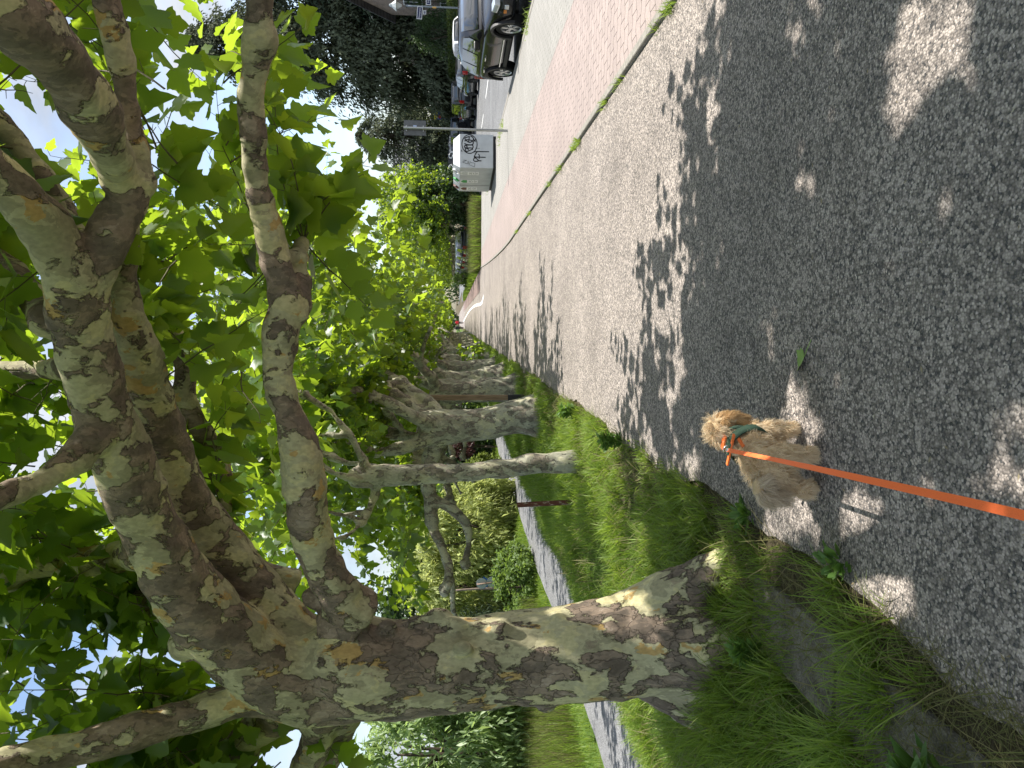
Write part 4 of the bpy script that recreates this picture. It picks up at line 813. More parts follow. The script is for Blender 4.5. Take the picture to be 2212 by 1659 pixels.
    def panel(nm, xs_, zlo, gap, sd_):
        pts = [(x, zlo) for x in xs_]+[(x, min(ztop(x)-gap, H_-.115)) for x in xs_[::-1]]; pts = [(x, max(z, zlo+.01)) for x, z in pts]
        Vv = [(L_/2-x, sd_*yat(x, z), z) for x, z in pts]; k = len(xs_); q = [(i, i+1, 2*k-2-i, 2*k-1-i) for i in range(k-1)]
        o = pyd(nm, Vv, q if sd_ > 0 else [f[::-1] for f in q], GLASS, root_); sm = o.modifiers.new('t', 'SOLIDIFY'); sm.thickness = .012; sm.offset = 0; bake(o); return o
    pil = s['pillars']
    for sd_ in (1, -1):
        for a, b in zip(pil, pil[1:]): panel('side_window', [a+.035+(b-a-.07)*k/4 for k in range(5)], bt+.035, .10, sd_)
    def screen(nm, xa, za, xb, zb_, wa, wb_, off):
        d = Vector((-(xb-xa), 0, zb_-za)).normalized(); nv = Vector((0, 1, 0)).cross(d)*-1; nv = nv if nv.z > 0 else -nv; Vv = []
        for j in range(5):
            f = j/4; bow = math.sin(f*math.pi)*.028
            for k in range(5):
                g = k/2-1; Vv.append(Vector((L_/2-(xa+(xb-xa)*f), g*(wa+(wb_-wa)*f), za+(zb_-za)*f))+nv*(off+bow+.02*(1-g*g)))
        o = pyd(nm, Vv, [(j*5+k, j*5+k+1, j*5+k+6, j*5+k+5) for j in range(4) for k in range(4)], GLASS, root_, True); sm = o.modifiers.new('t', 'SOLIDIFY'); sm.thickness = .01; sm.offset = 0; bake(o); return o
    screen('windscreen', hx_+.06, bt+.05, rx0-.07, H_-.10, wb*.86, wt*.88, .03)
    screen('rear_window', tx-.05, bt+.07, rx1+.06, H_-.12, wb*.82, wt*.84, .035)
    for xx in (fa, ra_):
        for sd_ in (1, -1): wheel(root_, xx, sd_*(hw-.125), r, .225, s.get('rim', ALLOY), sd_)
    # lamps, grille, mirrors
    for sd_ in (1, -1):
        bm = bmesh.new(); bx(bm, (L_/2-.13, sd_*hw*.72, bt-.27), (.24, hw*.34, .13), Matrix.Rotation(sd_*-.35, 4, 'Z') @ Matrix.Rotation(.25, 4, 'Y')); bevel(bm, .03); from_bm('headlight', bm, s.get('lampm', LAMPG), root_)
        bm = bmesh.new(); bx(bm, (-L_/2+.07, sd_*hw*.76, bt-.10), (.14, hw*.22, .34 if s.get('tall', 1) else .16), Matrix.Rotation(sd_*.3, 4, 'Z')); bevel(bm, .025); from_bm('tail_light', bm, REDL, root_)
        bm = bmesh.new(); bx(bm, (L_/2-hx_-.42, sd_*(hw+.08), bt+.09), (.15, .22, .155)); bevel(bm, .05, 3); bx(bm, (L_/2-hx_-.40, sd_*(hw-.03), bt+.03), (.08, .12, .05)); from_bm('wing_mirror', bm, s['paint'] if s.get('mir', 1) else BLACKP, root_)
        for xh in s['handles']: box_obj('door_handle', (L_/2-xh, sd_*(hw*1.0+.005), bt-.15), (.20, .035, .035), CHROME if detail else BLACKP, root_, .01)
        box_obj('sill_trim', ((fa+ra_)/2, sd_*(hw*.985), z0+.08), (fa-ra_-2.5*r, .05, .10), BLACKP, root_, .02)
        if detail:
            box_obj('chrome_trim', ((fa+ra_)/2-.05, sd_*(hw*1.0+.004), z0+.22), (fa-ra_-2.7*r, .03, .028), CHROME, root_, .008)
            for xx in (fa, ra_):
                bm = bmesh.new()
                for k in range(16):
                    a, b = math.pi*(k/16)*1.06-.1, math.pi*((k+1)/16)*1.06-.1; ri, ro = r*1.12, r*1.30
                    bm.faces.new([bm.verts.new((xx+q*math.cos(c), sd_*(hw*.995+.012), r+q*math.sin(c))) for q, c in ((ri, a), (ro, a), (ro, b), (ri, b))])
                bmesh.ops.remove_doubles(bm, verts=bm.verts, dist=1e-4); ar = from_bm('arch_trim', bm, BLACKP, root_); sm = ar.modifiers.new('t', 'SOLIDIFY'); sm.thickness = .06; sm.offset = 0; bake(ar)
            box_obj('fog_light', (L_/2-.13, sd_*hw*.74, .52), (.10, .22, .10), LAMPG, root_, .02, 2, Matrix.Rotation(sd_*-.45, 4, 'Z')); box_obj('indicator', (L_/2-.19, sd_*hw*.86, .55), (.08, .10, .07), AMBER, root_, .015, 2, Matrix.Rotation(sd_*-.6, 4, 'Z'))
    gr = box_obj('grille', (L_/2-.035, 0, bt-.30), (.10, hw*.92, .27), BLACKP, root_, .03)
    if detail:
        bm = bmesh.new()
        for k in range(-8, 9): bx(bm, (L_/2+.02, k*hw*.054, bt-.30), (.03, .014, .23))
        from_bm('slat', bm, CHROME, gr); bm = bmesh.new()
        for zz in (-.15, .15): bx(bm, (L_/2+.005, 0, bt-.30+zz), (.07, hw*.98, .02))
        for yy in (-1, 1): bx(bm, (L_/2+.0, yy*hw*.485, bt-.30), (.07, .02, .32))
        from_bm('frame', bm, CHROME, gr); box_obj('lower_intake', (L_/2-.04, 0, .47), (.10, hw*1.0, .13), BLACKP, root_, .03); box_obj('skid_plate', (L_/2-.10, 0, .31), (.16, hw*1.3, .07), ALLOY, root_, .02)
    box_obj('number_plate', (-L_/2-.005, 0, bt-.30), (.03, .52, .11), PLATE, root_, .004); box_obj('underbody', (0, 0, z0-.01), (L_*.8, W_*.7, .1), BLACKP, root_, .02)
    return root_
SUV = dict(L=4.69, W=1.9, H=1.66, wr=.365, zb=.27, belt=1.08, fo=.87, ro=.95, hood=1.28, roof0=2.02, roof1=3.85, tail=4.5, pillars=[1.75, 2.62, 3.45, 4.15], handles=[2.75, 3.6])
car('parked_suv', 'dark grey metallic sport utility car parked at the near kerb, facing the camera', (7.66, 18.4, -.1), R(-90), dict(SUV, H=1.57, belt=1.03, paint=paint('anthracite_paint', (.010, .010, .011), .0, .25, .15, .55), cat='car', mir=1))
SUV2 = dict(SUV, L=4.6, H=1.62, rim=DALLOY)
fg = 'cars parked along the far kerb'
car('parked_car', 'white car with black rims at the far kerb, half hidden by the dark grey one', (17.25, 45.6, -.1), R(90), dict(SUV2, H=1.80, belt=1.13, paint=paint('white_paint', (.72, .73, .74), .1)), fg, False)
car('parked_car', 'glossy black car parked at the far kerb in front of the white one', (17.2, 51.0, -.1), R(90), dict(SUV2, paint=paint('black_paint', (.012, .012, .013), .3)), fg, False)
BOXY = dict(L=4.5, W=1.95, H=1.95, wr=.39, zb=.34, belt=1.22, fo=.85, ro=.85, hood=1.45, roof0=1.75, roof1=4.2, tail=4.42, pillars=[1.65, 2.5, 3.4, 4.25], handles=[2.6, 3.45], tumble=.84, rim=DALLOY)
car('parked_offroader', 'boxy dark grey off-roader parked at the far kerb, tallest of the dark cars', (17.2, 57.2, -.1), R(90), dict(BOXY, paint=paint('graphite_paint', (.03, .032, .035), .4)), fg, False)
o = car('parked_offroader', 'off-roader with a chrome-ringed spare wheel on its tail, behind the sign post', (16.6, 64.5, -.1), R(90), dict(BOXY, H=2.05, paint=paint('slate_paint', (.05, .055, .06), .4)), fg, False)
bm = bmesh.new(); cyl(bm, (-2.36, 0, 1.05), (-2.14, 0, 1.05), .40, None, 24); bevel(bm, .05, 2); sw = from_bm('spare_wheel', bm, RUBBER, o)
bm = bmesh.new(); tube(bm, [(-2.37, .38*math.cos(a), 1.05+.38*math.sin(a)) for a in np.linspace(0, 2*math.pi, 25)], [.022]*25, 6, .2); from_bm('ring', bm, CHROME, sw)
VAN = dict(L=5.2, W=2.0, H=2.2, wr=.35, zb=.28, belt=1.25, fo=.9, ro=1.0, hood=.95, roof0=1.75, roof1=4.9, tail=5.15, pillars=[1.5, 2.3, 3.6, 4.9], handles=[2.2], tumble=.88)
car('parked_van', 'white van at the far kerb behind the off-roader with the spare wheel', (17.0, 72, -.1), R(90), dict(VAN, paint=paint('van_paint', (.68, .69, .70), .0), cat='van'), fg, False)
HATCH = dict(L=3.9, W=1.7, H=1.5, wr=.30, zb=.2, belt=.95, fo=.75, ro=.65, hood=.95, roof0=1.7, roof1=3.3, tail=3.82, pillars=[1.4, 2.2, 3.05, 3.6], handles=[2.2])
car('blue_car', 'small light blue car driving towards the camera behind the glass container', (11.0, 68, -.1), R(-90), dict(HATCH, paint=paint('sky_blue_paint', (.10, .36, .62), .1)), None, False)
ng = 'cars parked on the strip by the path'
for k, (y_, nm, col, sp, lab) in enumerate([(50.2, 'parked_car', (.03, .035, .045), HATCH, 'dark car nearest in the row parked by the path, behind the tall grass'), (56.0, 'parked_car', (.30, .32, .34), HATCH, 'silver car second in the row parked by the path'), (61.8, 'parked_car', (.05, .055, .06), HATCH, 'black car third in the row parked by the path'),
        (67.8, 'parked_car', (.34, .36, .38), HATCH, 'light silver car in the row by the path, before the small green shrub'), (80, 'parked_car', (.10, .11, .12), HATCH, 'grey car in the row by the path, behind the small green shrub'), (86.5, 'parked_car', (.42, .44, .46), HATCH, 'pale car farthest away in the row parked by the path')]):
    car(nm, lab, (5.65, y_, .02), R(90), dict(sp, paint=paint('row_paint_%d' % k, col, .4)), ng, False)

# ------------------------------------------------------------------ glass container with graffiti
GALV = simple('galvanised_steel', (.42, .43, .44), .38, .5, .85, var=.12, vscale=30)
CONT = simple('container_grey', (.50, .52, .53), .5, .4, .15, var=.10, vscale=3); CONTD = simple('container_dark', (.055, .058, .062), .55, .35)
WHITE = simple('white_plastic', (.76, .77, .77), .5, .4, var=.06); GREENP = simple('green_plastic', (.03, .30, .06), .45, .4); BROWNP = simple('brown_plastic', (.12, .035, .02), .45, .4); INK = simple('black_ink', (.012, .012, .014), .6, .3)
def container(name, label, loc, rz, W_, D_, h1, h2, body, group=None):
    root_ = thing(name, label, 'container', loc, rz, group); ins = .17; zb = .10
    q = [(0, 0, zb), (W_, 0, zb), (W_, D_, zb), (0, D_, zb), (0, 0, h1), (W_, 0, h1), (W_, D_, h1), (0, D_, h1), (ins, ins, h2), (W_-ins, ins, h2), (W_-ins, D_-ins, h2), (ins, D_-ins, h2)]
    bm = bmesh.new(); vs = [bm.verts.new(v) for v in q]
    for f in [(3, 2, 1, 0), (0, 1, 5, 4), (1, 2, 6, 5), (2, 3, 7, 6), (3, 0, 4, 7), (4, 5, 9, 8), (5, 6, 10, 9), (6, 7, 11, 10), (7, 4, 8, 11), (8, 9, 10, 11)]: bm.faces.new([vs[i] for i in f])
    bmesh.ops.recalc_face_normals(bm, faces=bm.faces); bevel(bm, .012, 2, R(20)); b = from_bm('body', bm, body, root_); box_obj('base_frame', (W_/2, D_/2, .05), (W_-.08, D_-.08, .12), BLACKP, root_, .01)
    return root_, ins
def ribbon(bm, pts, w_, mp_):
    Q = [Vector((a, b)) for a, b in pts]
    for i in range(len(Q)-1):
        d = (Q[i+1]-Q[i]); 
        if d.length < 1e-6: continue
        n = Vector((-d.y, d.x)).normalized()*w_/2; e = d.normalized()*w_*.3
        bm.faces.new([bm.verts.new(mp_(*p)) for p in (Q[i]-e+n, Q[i]-e-n, Q[i+1]+e-n, Q[i+1]+e+n)])
def smooth2(pts, n=5):
    q, _ = catmull([(a, b, 0) for a, b in pts], [1]*len(pts), 9); return [(v.x, v.y) for v in q]
CW, CD, CH1, CH2 = 1.24, 3.55, 1.33, 1.58
g1, ins = container('glass_container', 'pale grey bottle bank with black graffiti and three bottle labels on its side', (5.72, 27.0, .034), R(3.6), CW, CD, CH1, CH2, CONT)
sx = CW/830.; szv = (CH1-.10)/868.
def gmap(px, py): return ((870-py)*sx, -.004, CH1-(px-297)*szv)
def stroke(bm, pts, w_, sm=True, k=[0]):
    k[0] += 1; off = -.004-.0004*k[0]; ribbon(bm, [(p[0], p[1]) for p in (smooth2(pts) if sm else pts)], w_, lambda a, b: ((870-b)*sx, off, CH1-(a-297)*szv))
bm = bmesh.new()
stroke(bm, [(545+198*math.cos(a), 285+230*math.sin(a)) for a in np.linspace(0, 2*math.pi, 26)], 21)
for s_ in ([(470, 478), (560, 435), (630, 408)], [(520, 420), (470, 392), (434, 415), (440, 455), (470, 472)], [(470, 380), (432, 375), (412, 350), (440, 318), (478, 345), (490, 382), (560, 380), (630, 380), (634, 325), (600, 308), (530, 310), (470, 312)],
           [(415, 275), (480, 298), (590, 302), (640, 275), (640, 222)], [(420, 212), (470, 182), (560, 186), (635, 212)], [(540, 100), (440, 132), (428, 165), (500, 228), (560, 242), (625, 205), (647, 155), (622, 110), (575, 88)], [(540, 100), (525, 222)], [(655, 170), (700, 215)], [(710, 165), (660, 210)]): stroke(bm, s_, 25)
for s_ in ([(650, 476), (750, 466), (900, 464), (1050, 463)], [(750, 468), (705, 520), (668, 598)], [(665, 600), (800, 602), (960, 603)], [(780, 530), (800, 560), (795, 640)], [(650, 670), (668, 632), (710, 626), (750, 660), (790, 690), (850, 692)], [(790, 690), (730, 708), (662, 698), (650, 668)]): stroke(bm, s_, 23)
for s_ in ([(390, 685), (470, 690), (360, 735), (480, 775)], [(490, 775), (505, 715)], [(515, 780), (525, 710)], [(535, 810), (565, 715)], [(575, 742), (685, 752), (672, 848), (565, 806)], [(330, 430), (330, 470), (365, 470)], [(345, 430), (345, 470)], [(690, 384), (810, 386)]): stroke(bm, s_, 8, False)
for e in range(1):
    from_bm('graffiti', bm, INK, g1)
def side_label(y0, y1, ztop, zlen, emb, shape):
    lb = box_obj('bottle_label', (-.004, (y0+y1)/2, ztop-zlen/2), (.008, y1-y0, zlen), WHITE, g1); h = y1-y0; bm = bmesh.new()
    em = pyd('bottle_emblem', [(-.0095, y0+.02, ztop-.27), (-.0095, y1-.02, ztop-.27), (-.0095, y1-.02, ztop-.12), (-.0095, (y0+y1)/2+.04, ztop-.03), (-.0095, (y0+y1)/2-.04, ztop-.03), (-.0095, y0+.02, ztop-.12)], [(0, 5, 4, 3, 2, 1)], emb, lb)
    bm = bmesh.new()
    for zz, ww in ((.36, .30), (.40, .22), (.50, .26), (.60, .26), (.64, .2)):
        if zz < zlen: bx(bm, (-.0095, (y0+y1)/2, ztop-zz), (.003, ww*h/.5, .012))
    bx(bm, (-.0095, (y0+y1)/2, ztop-zlen*.62), (.003, h, .008)); bx(bm, (-.0095, (y0+y1)/2, ztop-zlen*.80), (.003, h, .008)); from_bm('lettering', bm, INK, lb); return lb
SILV = simple('silver_print', (.55, .57, .57), .5, .4)
for y0, em, nm in ((.52, SILV, 'w'), (1.70, GREENP, 'g'), (2.84, BROWNP, 'b')):
    side_label(y0, y0+.44, CH1-.02, .70, em, nm); yc = y0+.22; sl = math.atan2(CH2-CH1, ins)
    mm = Matrix.Translation((ins*.5-.005, yc, (CH1+CH2)/2+.004)) @ Matrix.Rotation(-sl, 4, 'Y'); bm = bmesh.new()
    if nm == 'w': tube(bm, [mm @ Vector((.125*math.cos(a), .15*math.sin(a), .02)) for a in np.linspace(0, 2*math.pi, 21)], [.035]*21, 8, .1); from_bm('slot_ring', bm, WHITE, g1, True); bm = bmesh.new(); cyl(bm, mm @ Vector((0, 0, .002)), mm @ Vector((0, 0, .012)), .10); from_bm('slot', bm, INK, g1)
    else:
        pr = [(-.14, 0), (-.07, .10), (.02, .13), (.10, .07), (.15, 0), (.10, -.07), (.02, -.13), (-.07, -.10)]; lo = [bm.verts.new(mm @ Vector((a, b*1.1, .0))) for a, b in pr]; hi = [bm.verts.new(mm @ Vector((a*.8, b*.9, .05))) for a, b in pr]
        bm.faces.new(hi)
        for i in range(8): bm.faces.new((lo[i], lo[(i+1) % 8], hi[(i+1) % 8], hi[i]))
        bmesh.ops.recalc_face_normals(bm, faces=bm.faces); from_bm('slot_cover', bm, GREENP if nm == 'g' else BROWNP, g1); 
box_obj('seam', (-.002, 2.55, .72), (.008, .018, 1.2), INK, g1)
bm = bmesh.new()
for yc, hh in ((1.35, .5), (2.45, .95)):
    mm = lambda u, v: Vector((ins*u-.006, v, CH1+(CH2-CH1)*u+.004)); bm.faces.new([bm.verts.new(p) for p in (mm(1, yc-.16), mm(1, yc+.16), mm(1-hh, yc))])
from_bm('white_triangle', bm, WHITE, g1)
g2, ins2 = container('bottle_bank', 'dark grey bottle bank with three white rings, seen above the graffitied one', (14.0, 70.5, -.1), R(-8), 3.9, 1.5, 1.75, 2.3, CONTD)
for k in range(3):
    xk = .95+k*1.05; mm = Matrix.Translation((xk, ins2*.5-.01, 2.02)) @ Matrix.Rotation(R(57), 4, 'X'); bm = bmesh.new(); tube(bm, [mm @ Vector((.21*math.cos(a), .21*math.sin(a), .02)) for a in np.linspace(0, 2*math.pi, 21)], [.065]*21, 8, .2); r_ = from_bm('slot_ring', bm, WHITE, g2, True)

# ------------------------------------------------------------------ posts and signs
def text_mesh(name, body, size, mat, parent, mw):
    cu = bpy.data.curves.new(name, 'FONT'); cu.body = body; cu.size = size; cu.align_x = 'CENTER'; cu.align_y = 'CENTER'; cu.extrude = .001
    o = bpy.data.objects.new(name, cu); C.objects.link(o); bpy.context.view_layer.update(); me = bpy.data.meshes.new_from_object(o.evaluated_get(bpy.context.evaluated_depsgraph_get())); bpy.data.objects.remove(o)
    me.transform(mw); return link(name, me, mat, parent)
BLUE = simple('sign_blue', (.015, .10, .42), .45, .4); DBLUE = simple('dark_blue_enamel', (.02, .025, .09), .4, .4); SIGNB = simple('sign_back', (.13, .135, .14), .5, .4, .2)
sp = thing('sign_post', 'galvanised sign post with the grey back of a rectangular sign, beside the bottle bank', 'sign post', (5.52, 21.0, .034))
bm = bmesh.new(); cyl(bm, (0, 0, -.2), (0, 0, 2.98), .038, None, 16); from_bm('pole', bm, GALV, sp, False); bm = bmesh.new(); cyl(bm, (0, 0, 2.98), (0, 0, 3.0), .042, None, 16); from_bm('pole_cap', bm, BLACKP, sp)
sg = box_obj('sign_plate', (.02, .055, 2.66), (.42, .004, .63), SIGNB, sp, 0)
bm = bmesh.new(); bx(bm, (.06, .052, 2.66), (.07, .002, .10)); from_bm('sticker', bm, simple('sticker', (.45, .55, .75), .5), sg)
for zz in (2.42, 2.90):
    bm = bmesh.new(); cyl(bm, (0, 0, zz-.02), (0, 0, zz+.02), .05, None, 16); bx(bm, (0, .035, zz), (.16, .03, .03)); from_bm('clamp', bm, GALV, sp)
# round road signs seen from behind, left of the lane
z_ = float(gz(-12.3, 33)); rs = thing('road_signs', 'two round road signs on a leaning pole seen from behind, by the pale shrubs', 'road sign', (-12.3, 33, z_)); bm = bmesh.new(); tube(bm, [(0, 0, -.3), (-.06, 0, .6), (-.17, 0, 1.75)], [.035, .035, .035], 10, .4); from_bm('pole', bm, simple('rusty_pole', (.25, .17, .12), .6, .3), rs, True)
for (x_, zc) in ((-.15, 1.52), (-.10, 1.02)):
    bm = bmesh.new(); cyl(bm, (x_, .06, zc), (x_, .075, zc), .26, None, 32); dsk = from_bm('round_sign', bm, simple('sign_aluminium', (.40, .43, .45), .45, .5, .4), rs); bm = bmesh.new(); cyl(bm, (x_, .079, zc), (x_, .083, zc), .255, None, 32); from_bm('sign_face', bm, BLUE, dsk)
    box_obj('bracket', (x_, .03, zc), (.06, .06, .36), GALV, rs, .005)
pyd('triangle_sign', [(-.44, .092, 1.44), (.18, .092, 1.44), (-.13, .092, .92), (-.44, .097, 1.44), (.18, .097, 1.44), (-.13, .097, .92)], [(0, 1, 2), (5, 4, 3), (0, 3, 4, 1), (1, 4, 5, 2), (2, 5, 3, 0)], BLUE, rs)
box_obj('sign_plate', (-.07, .06, .58), (.30, .012, .26), SIGNB, rs, .0)
wp = thing('wooden_pole', 'thin bare grey wooden pole rising above the round road signs', 'pole', (-13.1, 34.0, z_)); bm = bmesh.new(); tube(bm, [(0, 0, -.2), (.03, 0, 1.5), (-.05, 0, 3.2)], [.07, .06, .045], 8, .6); from_bm('stem', bm, simple('weathered_wood', (.28, .22, .18), .9, .1), wp, True)
# brown leaning stake in the verge
bs = thing('wooden_stake', 'weathered reddish brown stake leaning in the grass left of the thin trunk', 'stake', tuple(G(1262, 1083, -.05)))
b0 = G(1262, 1083, -.05); tp = P(1117, 1091, b0.y+.03)-b0
bm = bmesh.new(); tube(bm, [(0, 0, -.1), tuple(tp*.5), tuple(tp)], [.034, .032, .031], 6, .1); o = from_bm('post', bm, None, bs)
m, t, oo = M('rusty_stake'); n_ = tex(t, 'Noise', 22, coords(t, (1, 1, .35)), Detail=6, Roughness=.65); pbsdf(t, oo, ramp(t, n_.outputs[0], [(.3, (.055, .018, .012)), (.55, (.12, .045, .03)), (.62, (.36, .30, .24))]), .8, .2, bump(t, n_.outputs[0], .6, .01)); o.data.materials.append(m)
# timber stake with a black foot
m, t, oo = M('timber'); wv_ = tex(t, 'Noise', 10, coords(t, (4, 4, .35)), Detail=7, Roughness=.6); pbsdf(t, oo, ramp(t, wv_.outputs[0], [(.3, (.15, .10, .065)), (.7, (.33, .23, .15))]), .8, .2, bump(t, wv_.outputs[0], .3, .01)); TIMB = m
ts = thing('timber_stake', 'upright squared timber stake with a black sleeve at its foot', 'stake', (-1.62, 15.3, 0)); box_obj('post', (0, 0, 1.45), (.11, .11, 2.2), TIMB, ts, .008); box_obj('sleeve', (0, 0, .16), (.125, .125, .50), BLACKP, ts, .006)
bp = thing('banded_post', 'slim post with black and white bands in the far verge', 'post', (-1.35, 39, 0)); bm = bmesh.new(); cyl(bm, (0, 0, -.1), (0, 0, 1.25), .045, None, 10); pst = from_bm('pole', bm, WHITE, bp); bm = bmesh.new()
for zz in (.15, .5, .85): cyl(bm, (0, 0, zz), (0, 0, zz+.17), .049, None, 10)
from_bm('band', bm, INK, pst)
fr = thing('barrier', 'pale tubular barrier standing between the far trunks on the left', 'barrier', (-1.4, 62, 0)); bm = bmesh.new(); tube(bm, [(-.5, 0, -.1), (-.5, 0, 1.0), (-.42, 0, 1.1), (.42, 0, 1.1), (.5, 0, 1.0), (.5, 0, -.1)], [.04]*6, 8, .3); cyl(bm, (-.5, 0, .55), (.5, 0, .55), .03); from_bm('frame', bm, GALV, fr)
# lamp post with street name plates at the right edge
def lamp(label, loc, h, plates):
    lp = thing('street_lamp', label, 'street lamp', loc); bm = bmesh.new(); tube(bm, [(0, 0, -.1), (0, 0, .8), (0, 0, .9), (0, 0, h-.95)], [.075, .075, .05, .045], 12, .5); from_bm('pole', bm, simple('lamp_pole', (.22, .25, .28), .45, .4, .5), lp, True)
    bm = bmesh.new()
    for a in (0, math.pi): tube(bm, [(0, 0, h-.95), (.16*math.cos(a), .16*math.sin(a), h-.80), (.22*math.cos(a), .22*math.sin(a), h-.6), (.19*math.cos(a), .19*math.sin(a), h-.42)], [.014]*4, 6, .1)
    from_bm('bracket', bm, SIGNB, lp, True); bm = bmesh.new(); cyl(bm, (0, 0, h-.72), (0, 0, h-.42), .06, .20, 6); from_bm('lantern', bm, simple('lantern_glass', (.45, .47, .46), .25, .5), lp)
    bm = bmesh.new(); cyl(bm, (0, 0, h-.42), (0, 0, h-.40), .33, .33, 8); cyl(bm, (0, 0, h-.40), (0, 0, h-.14), .32, .11, 8); cyl(bm, (0, 0, h-.14), (0, 0, h), .12, .05, 8); from_bm('lamp_hood', bm, simple('lamp_hood', (.40, .43, .42), .4, .4, .3), lp)
    if plates:
        def plate(x0, x1, zc, hh, txt, ts_, ry=0):
            rot = Matrix.Rotation(ry, 4, 'Y'); w_ = box_obj('name_plate', ((x0+x1)/2, -.06, zc), (x1-x0, .012, hh), WHITE, lp, .005, 2, rot); box_obj('plate_field', ((x0+x1)/2, -.068, zc), (x1-x0-.06, .008, hh-.06), DBLUE, w_, 0, 2, rot)
            text_mesh('lettering', txt, ts_, WHITE, w_, Matrix.Translation(((x0+x1)/2, -.075, zc)) @ rot @ Matrix.Rotation(R(90), 4, 'X'))
        plate(-.72, -.03, h-1.72, .30, 'Dümerestr.', .13, R(4)); plate(-.45, -.23, h-2.0, .17, '1-3', .10); plate(.08, .95, h-2.22, .28, 'Hauptstr.', .17)
        box_obj('notice', (-.05, -.06, h-2.55), (.09, .012, .22), simple('orange_notice', (.62, .36, .10), .6), lp)
    return lp
lamp('street lamp with two dark blue street name plates at the right edge of the picture', (P(900, 13.5, 42.3).x, 42.3, .02), 5.25, True)
lamp('small distant street lamp before the garden shrubs', (17.9, 88, 0), 4.6, False)
cl = thing('poster_post', 'colourful poster with a yellow head on a thin pole behind the sign post', 'poster', (18.6, 66.0, .02)); bm = bmesh.new(); cyl(bm, (.0, .06, -.1), (.0, .06, 3.5), .04, None, 10); from_bm('pole', bm, GALV, cl)
pb = box_obj('poster', (-.05, 0, 2.75), (.75, .02, 1.3), simple('poster_blue', (.10, .16, .45), .6), cl); box_obj('poster_head', (-.05, -.013, 3.25), (.75, .01, .30), simple('poster_yellow', (.75, .62, .05), .6), pb); bm = bmesh.new()
for px, pz, rr in ((-.2, 2.9, .16), (.12, 2.6, .2), (-.1, 2.35, .15)): cyl(bm, (px, -.016, pz), (px, -.011, pz), rr, None, 14)
from_bm('poster_print', bm, simple('poster_red', (.65, .08, .05), .6), pb); bm = bmesh.new(); cyl(bm, (.05, -.021, 2.66), (.05, -.017, 2.66), .12, None, 14); from_bm('poster_print', bm, simple('poster_orange', (.8, .4, .05), .6), pb)

# ------------------------------------------------------------------ houses across the road
def brick_mat(name, c1, c2, mort, s=1.0):
    m, t, o = M(name); tc_ = coords(t); sp_ = t.nodes.new('ShaderNodeSeparateXYZ'); t.links.new(tc_, sp_.inputs[0]); cb = t.nodes.new('ShaderNodeCombineXYZ'); t.links.new(mth(t, 'ADD', sp_.outputs[0], sp_.outputs[1]), cb.inputs[0]); t.links.new(sp_.outputs[2], cb.inputs[1])
    b = t.nodes.new('ShaderNodeTexBrick'); t.links.new(cb.outputs[0], b.inputs['Vector']); b.inputs['Scale'].default_value = 1; b.inputs['Brick Width'].default_value = .25*s; b.inputs['Row Height'].default_value = .08*s; b.inputs['Mortar Size'].default_value = .008*s
    b.inputs['Color1'].default_value = (*c1, 1); b.inputs['Color2'].default_value = (*c2, 1); b.inputs['Mortar'].default_value = (*mort, 1); n_ = tex(t, 'Noise', 2, tc_, Detail=6); pbsdf(t, o, mixc(t, .8, b.outputs[0], ramp(t, n_.outputs[0], [(.3, .75), (.7, 1.2)]), 'MULTIPLY'), .9, .15); return m
BRK = brick_mat('house_brick', (.20, .145, .115), (.26, .19, .15), (.30, .28, .25)); ROOFD = brick_mat('dark_roof_tiles', (.06, .058, .06), (.09, .085, .085), (.03, .03, .03), 2.6); ROOFT = brick_mat('tiled_roof', (.16, .165, .18), (.22, .225, .24), (.04, .04, .045), 5)
PLAST = simple('render_white', (.72, .71, .68), .9, .1); WFR = simple('window_frame_white', (.74, .74, .72), .5, .3); GLS2 = simple('window_glass', (.03, .035, .04), .05, .8, var=0); TIMR = simple('red_timber', (.22, .075, .045), .7, .2)
